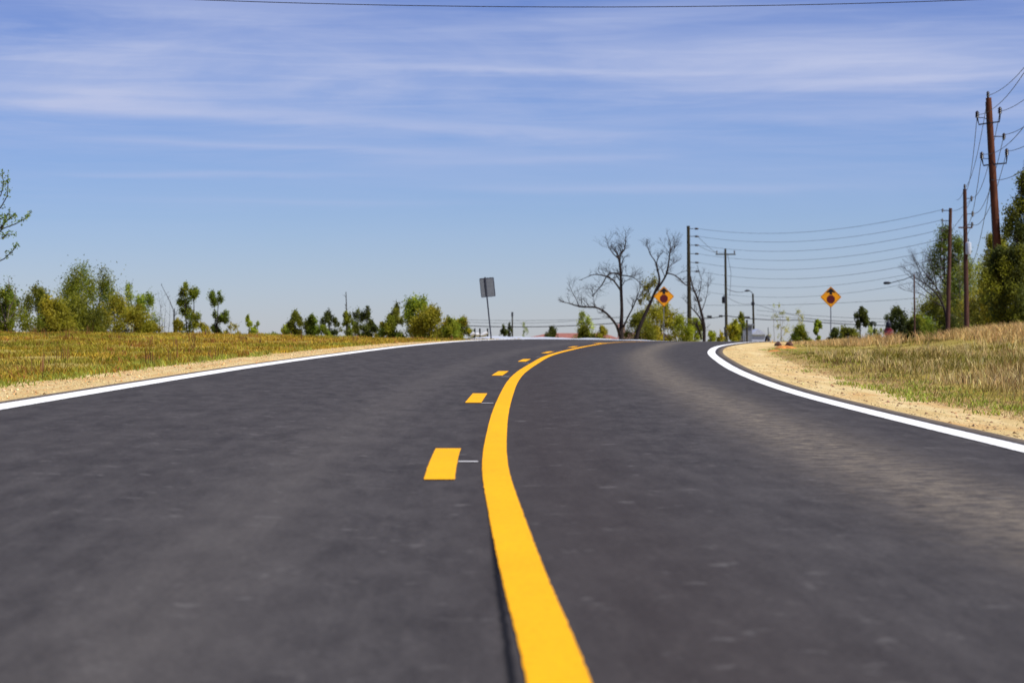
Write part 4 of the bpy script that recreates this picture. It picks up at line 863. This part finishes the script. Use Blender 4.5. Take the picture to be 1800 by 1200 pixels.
# ------------------------------------------------------------------ light, sky, camera
EL, AZ = math.radians(56), math.radians(118)     # azimuth clockwise from the view direction
sun = bpy.data.lights.new('sun', 'SUN'); sun.energy = 4.6; sun.angle = math.radians(.53); sun.color = (1, .955, .88)
so = bpy.data.objects.new('sun', sun); C.objects.link(so)
sd = Vector((math.cos(EL) * math.sin(AZ), math.cos(EL) * math.cos(AZ), math.sin(EL))); so.rotation_euler = sd.to_track_quat('Z', 'Y').to_euler(); so.location = (30, -20, 60)
W = bpy.data.worlds.new('World'); bpy.context.scene.world = W; W.use_nodes = True; nt = W.node_tree; bg = nt.nodes['Background']
sky = nd(nt, 'ShaderNodeTexSky', sky_type='NISHITA'); sky.sun_disc = False; sky.sun_elevation = EL; sky.sun_rotation = AZ; sky.air_density = 1.0; sky.dust_density = .3; sky.ozone_density = 4.0
tc = nd(nt, 'ShaderNodeTexCoord'); sp = nd(nt, 'ShaderNodeSeparateXYZ'); nt.links.new(tc.outputs['Generated'], sp.inputs[0])
az = math_(nt, 'ARCTAN2', sp.outputs[0], sp.outputs[1]); el = math_(nt, 'ARCSINE', sp.outputs[2])
cb = nd(nt, 'ShaderNodeCombineXYZ'); nt.links.new(az, cb.inputs[0]); nt.links.new(el, cb.inputs[1]); cv = cb.outputs[0]
grad = ramp(nt, math_(nt, 'MULTIPLY', el, 1 / .16), [(0, (.70, .73, .96)), (.3, (.55, .63, .93)), (.6, (.375, .505, .87)), (1, (.225, .34, .74))])
skc = mixc(nt, 1, sky.outputs[0], grad, 'MULTIPLY')
n1 = noise(nt, mapping(nt, cv, (6, 38, 1), (1.3, .4, 0)), 1.0, 7, .6, 1.2)
n2 = noise(nt, mapping(nt, cv, (14, 220, 1), (.2, 3, 0)), 1.0, 5, .6, .8)
n3 = noise(nt, mapping(nt, cv, (3, 14, 1), (5.3, 2, 0)), 1.0, 3, .5)
broad = math_(nt, 'MULTIPLY', ramp(nt, n1, [(.34, (0, 0, 0)), (.74, (1, 1, 1))]), ramp(nt, n3, [(.3, (.35, .35, .35)), (.6, (1, 1, 1))]))
band = gauss(nt, el, .112, .035)
c = math_(nt, 'MULTIPLY', broad, math_(nt, 'MULTIPLY_ADD', band, .66, .12))
c = math_(nt, 'ADD', c, math_(nt, 'MULTIPLY', math_(nt, 'MULTIPLY', ramp(nt, n2, [(.42, (0, 0, 0)), (.8, (1, 1, 1))]), band), .32))
wv = math_(nt, 'MULTIPLY_ADD', math_(nt, 'SUBTRACT', n1, .5), .008, el)
for (e0, sl, w, a0, aw, amp) in ((.0905, -.052, .0035, -.07, .16, .42), (.0945, .01, .0030, .17, .10, .32), (.133, .10, .005, .06, .06, .3), (.1265, -.06, .010, .14, .07, .42), (.0805, -.03, .0015, -.10, .07, .35), (.115, -.02, .0015, 0, .06, .35), (.140, -.01, .008, -.15, .09, .35), (.0675, 0, .002, .06, .08, .34), (.0735, .015, .0012, -.13, .06, .3), (.060, -.01, .0015, -.09, .07, .2), (.079, .02, .0016, .02, .05, .25), (.100, -.03, .003, -.17, .07, .3), (.105, .03, .002, .13, .08, .3), (.118, 0, .022, .0, .4, .46), (.080, -.01, .018, .02, .4, .20)):
    ee = math_(nt, 'MULTIPLY_ADD', az, -sl, wv); g = math_(nt, 'MULTIPLY', gauss(nt, ee, e0, w), gauss(nt, az, a0, aw)); c = math_(nt, 'ADD', c, math_(nt, 'MULTIPLY', g, amp))
c = math_(nt, 'MULTIPLY', c, .84, clamp=True)
skc = mixc(nt, c, skc, (3.75, 4.25, 6.1))
nt.links.new(skc, bg.inputs[0]); bg.inputs[1].default_value = .10
cam = bpy.data.cameras.new('camera'); co = bpy.data.objects.new('camera', cam); C.objects.link(co); bpy.context.scene.camera = co
cam.sensor_width = 36; cam.lens = 36 * F / 1800; co.location = (0, 0, EYE); co.rotation_euler = (math.pi/2 + math.atan((HZ - 600) / F), 0, 0); cam.clip_end = 9000; cam.clip_start = .1
cam.dof.use_dof = True; cam.dof.focus_distance = 30; cam.dof.aperture_fstop = 4.2
sc = bpy.context.scene; sc.render.engine = 'CYCLES'; sc.view_settings.view_transform = 'Standard'; sc.view_settings.look = 'None'; sc.view_settings.exposure = .35; sc.view_settings.gamma = 1
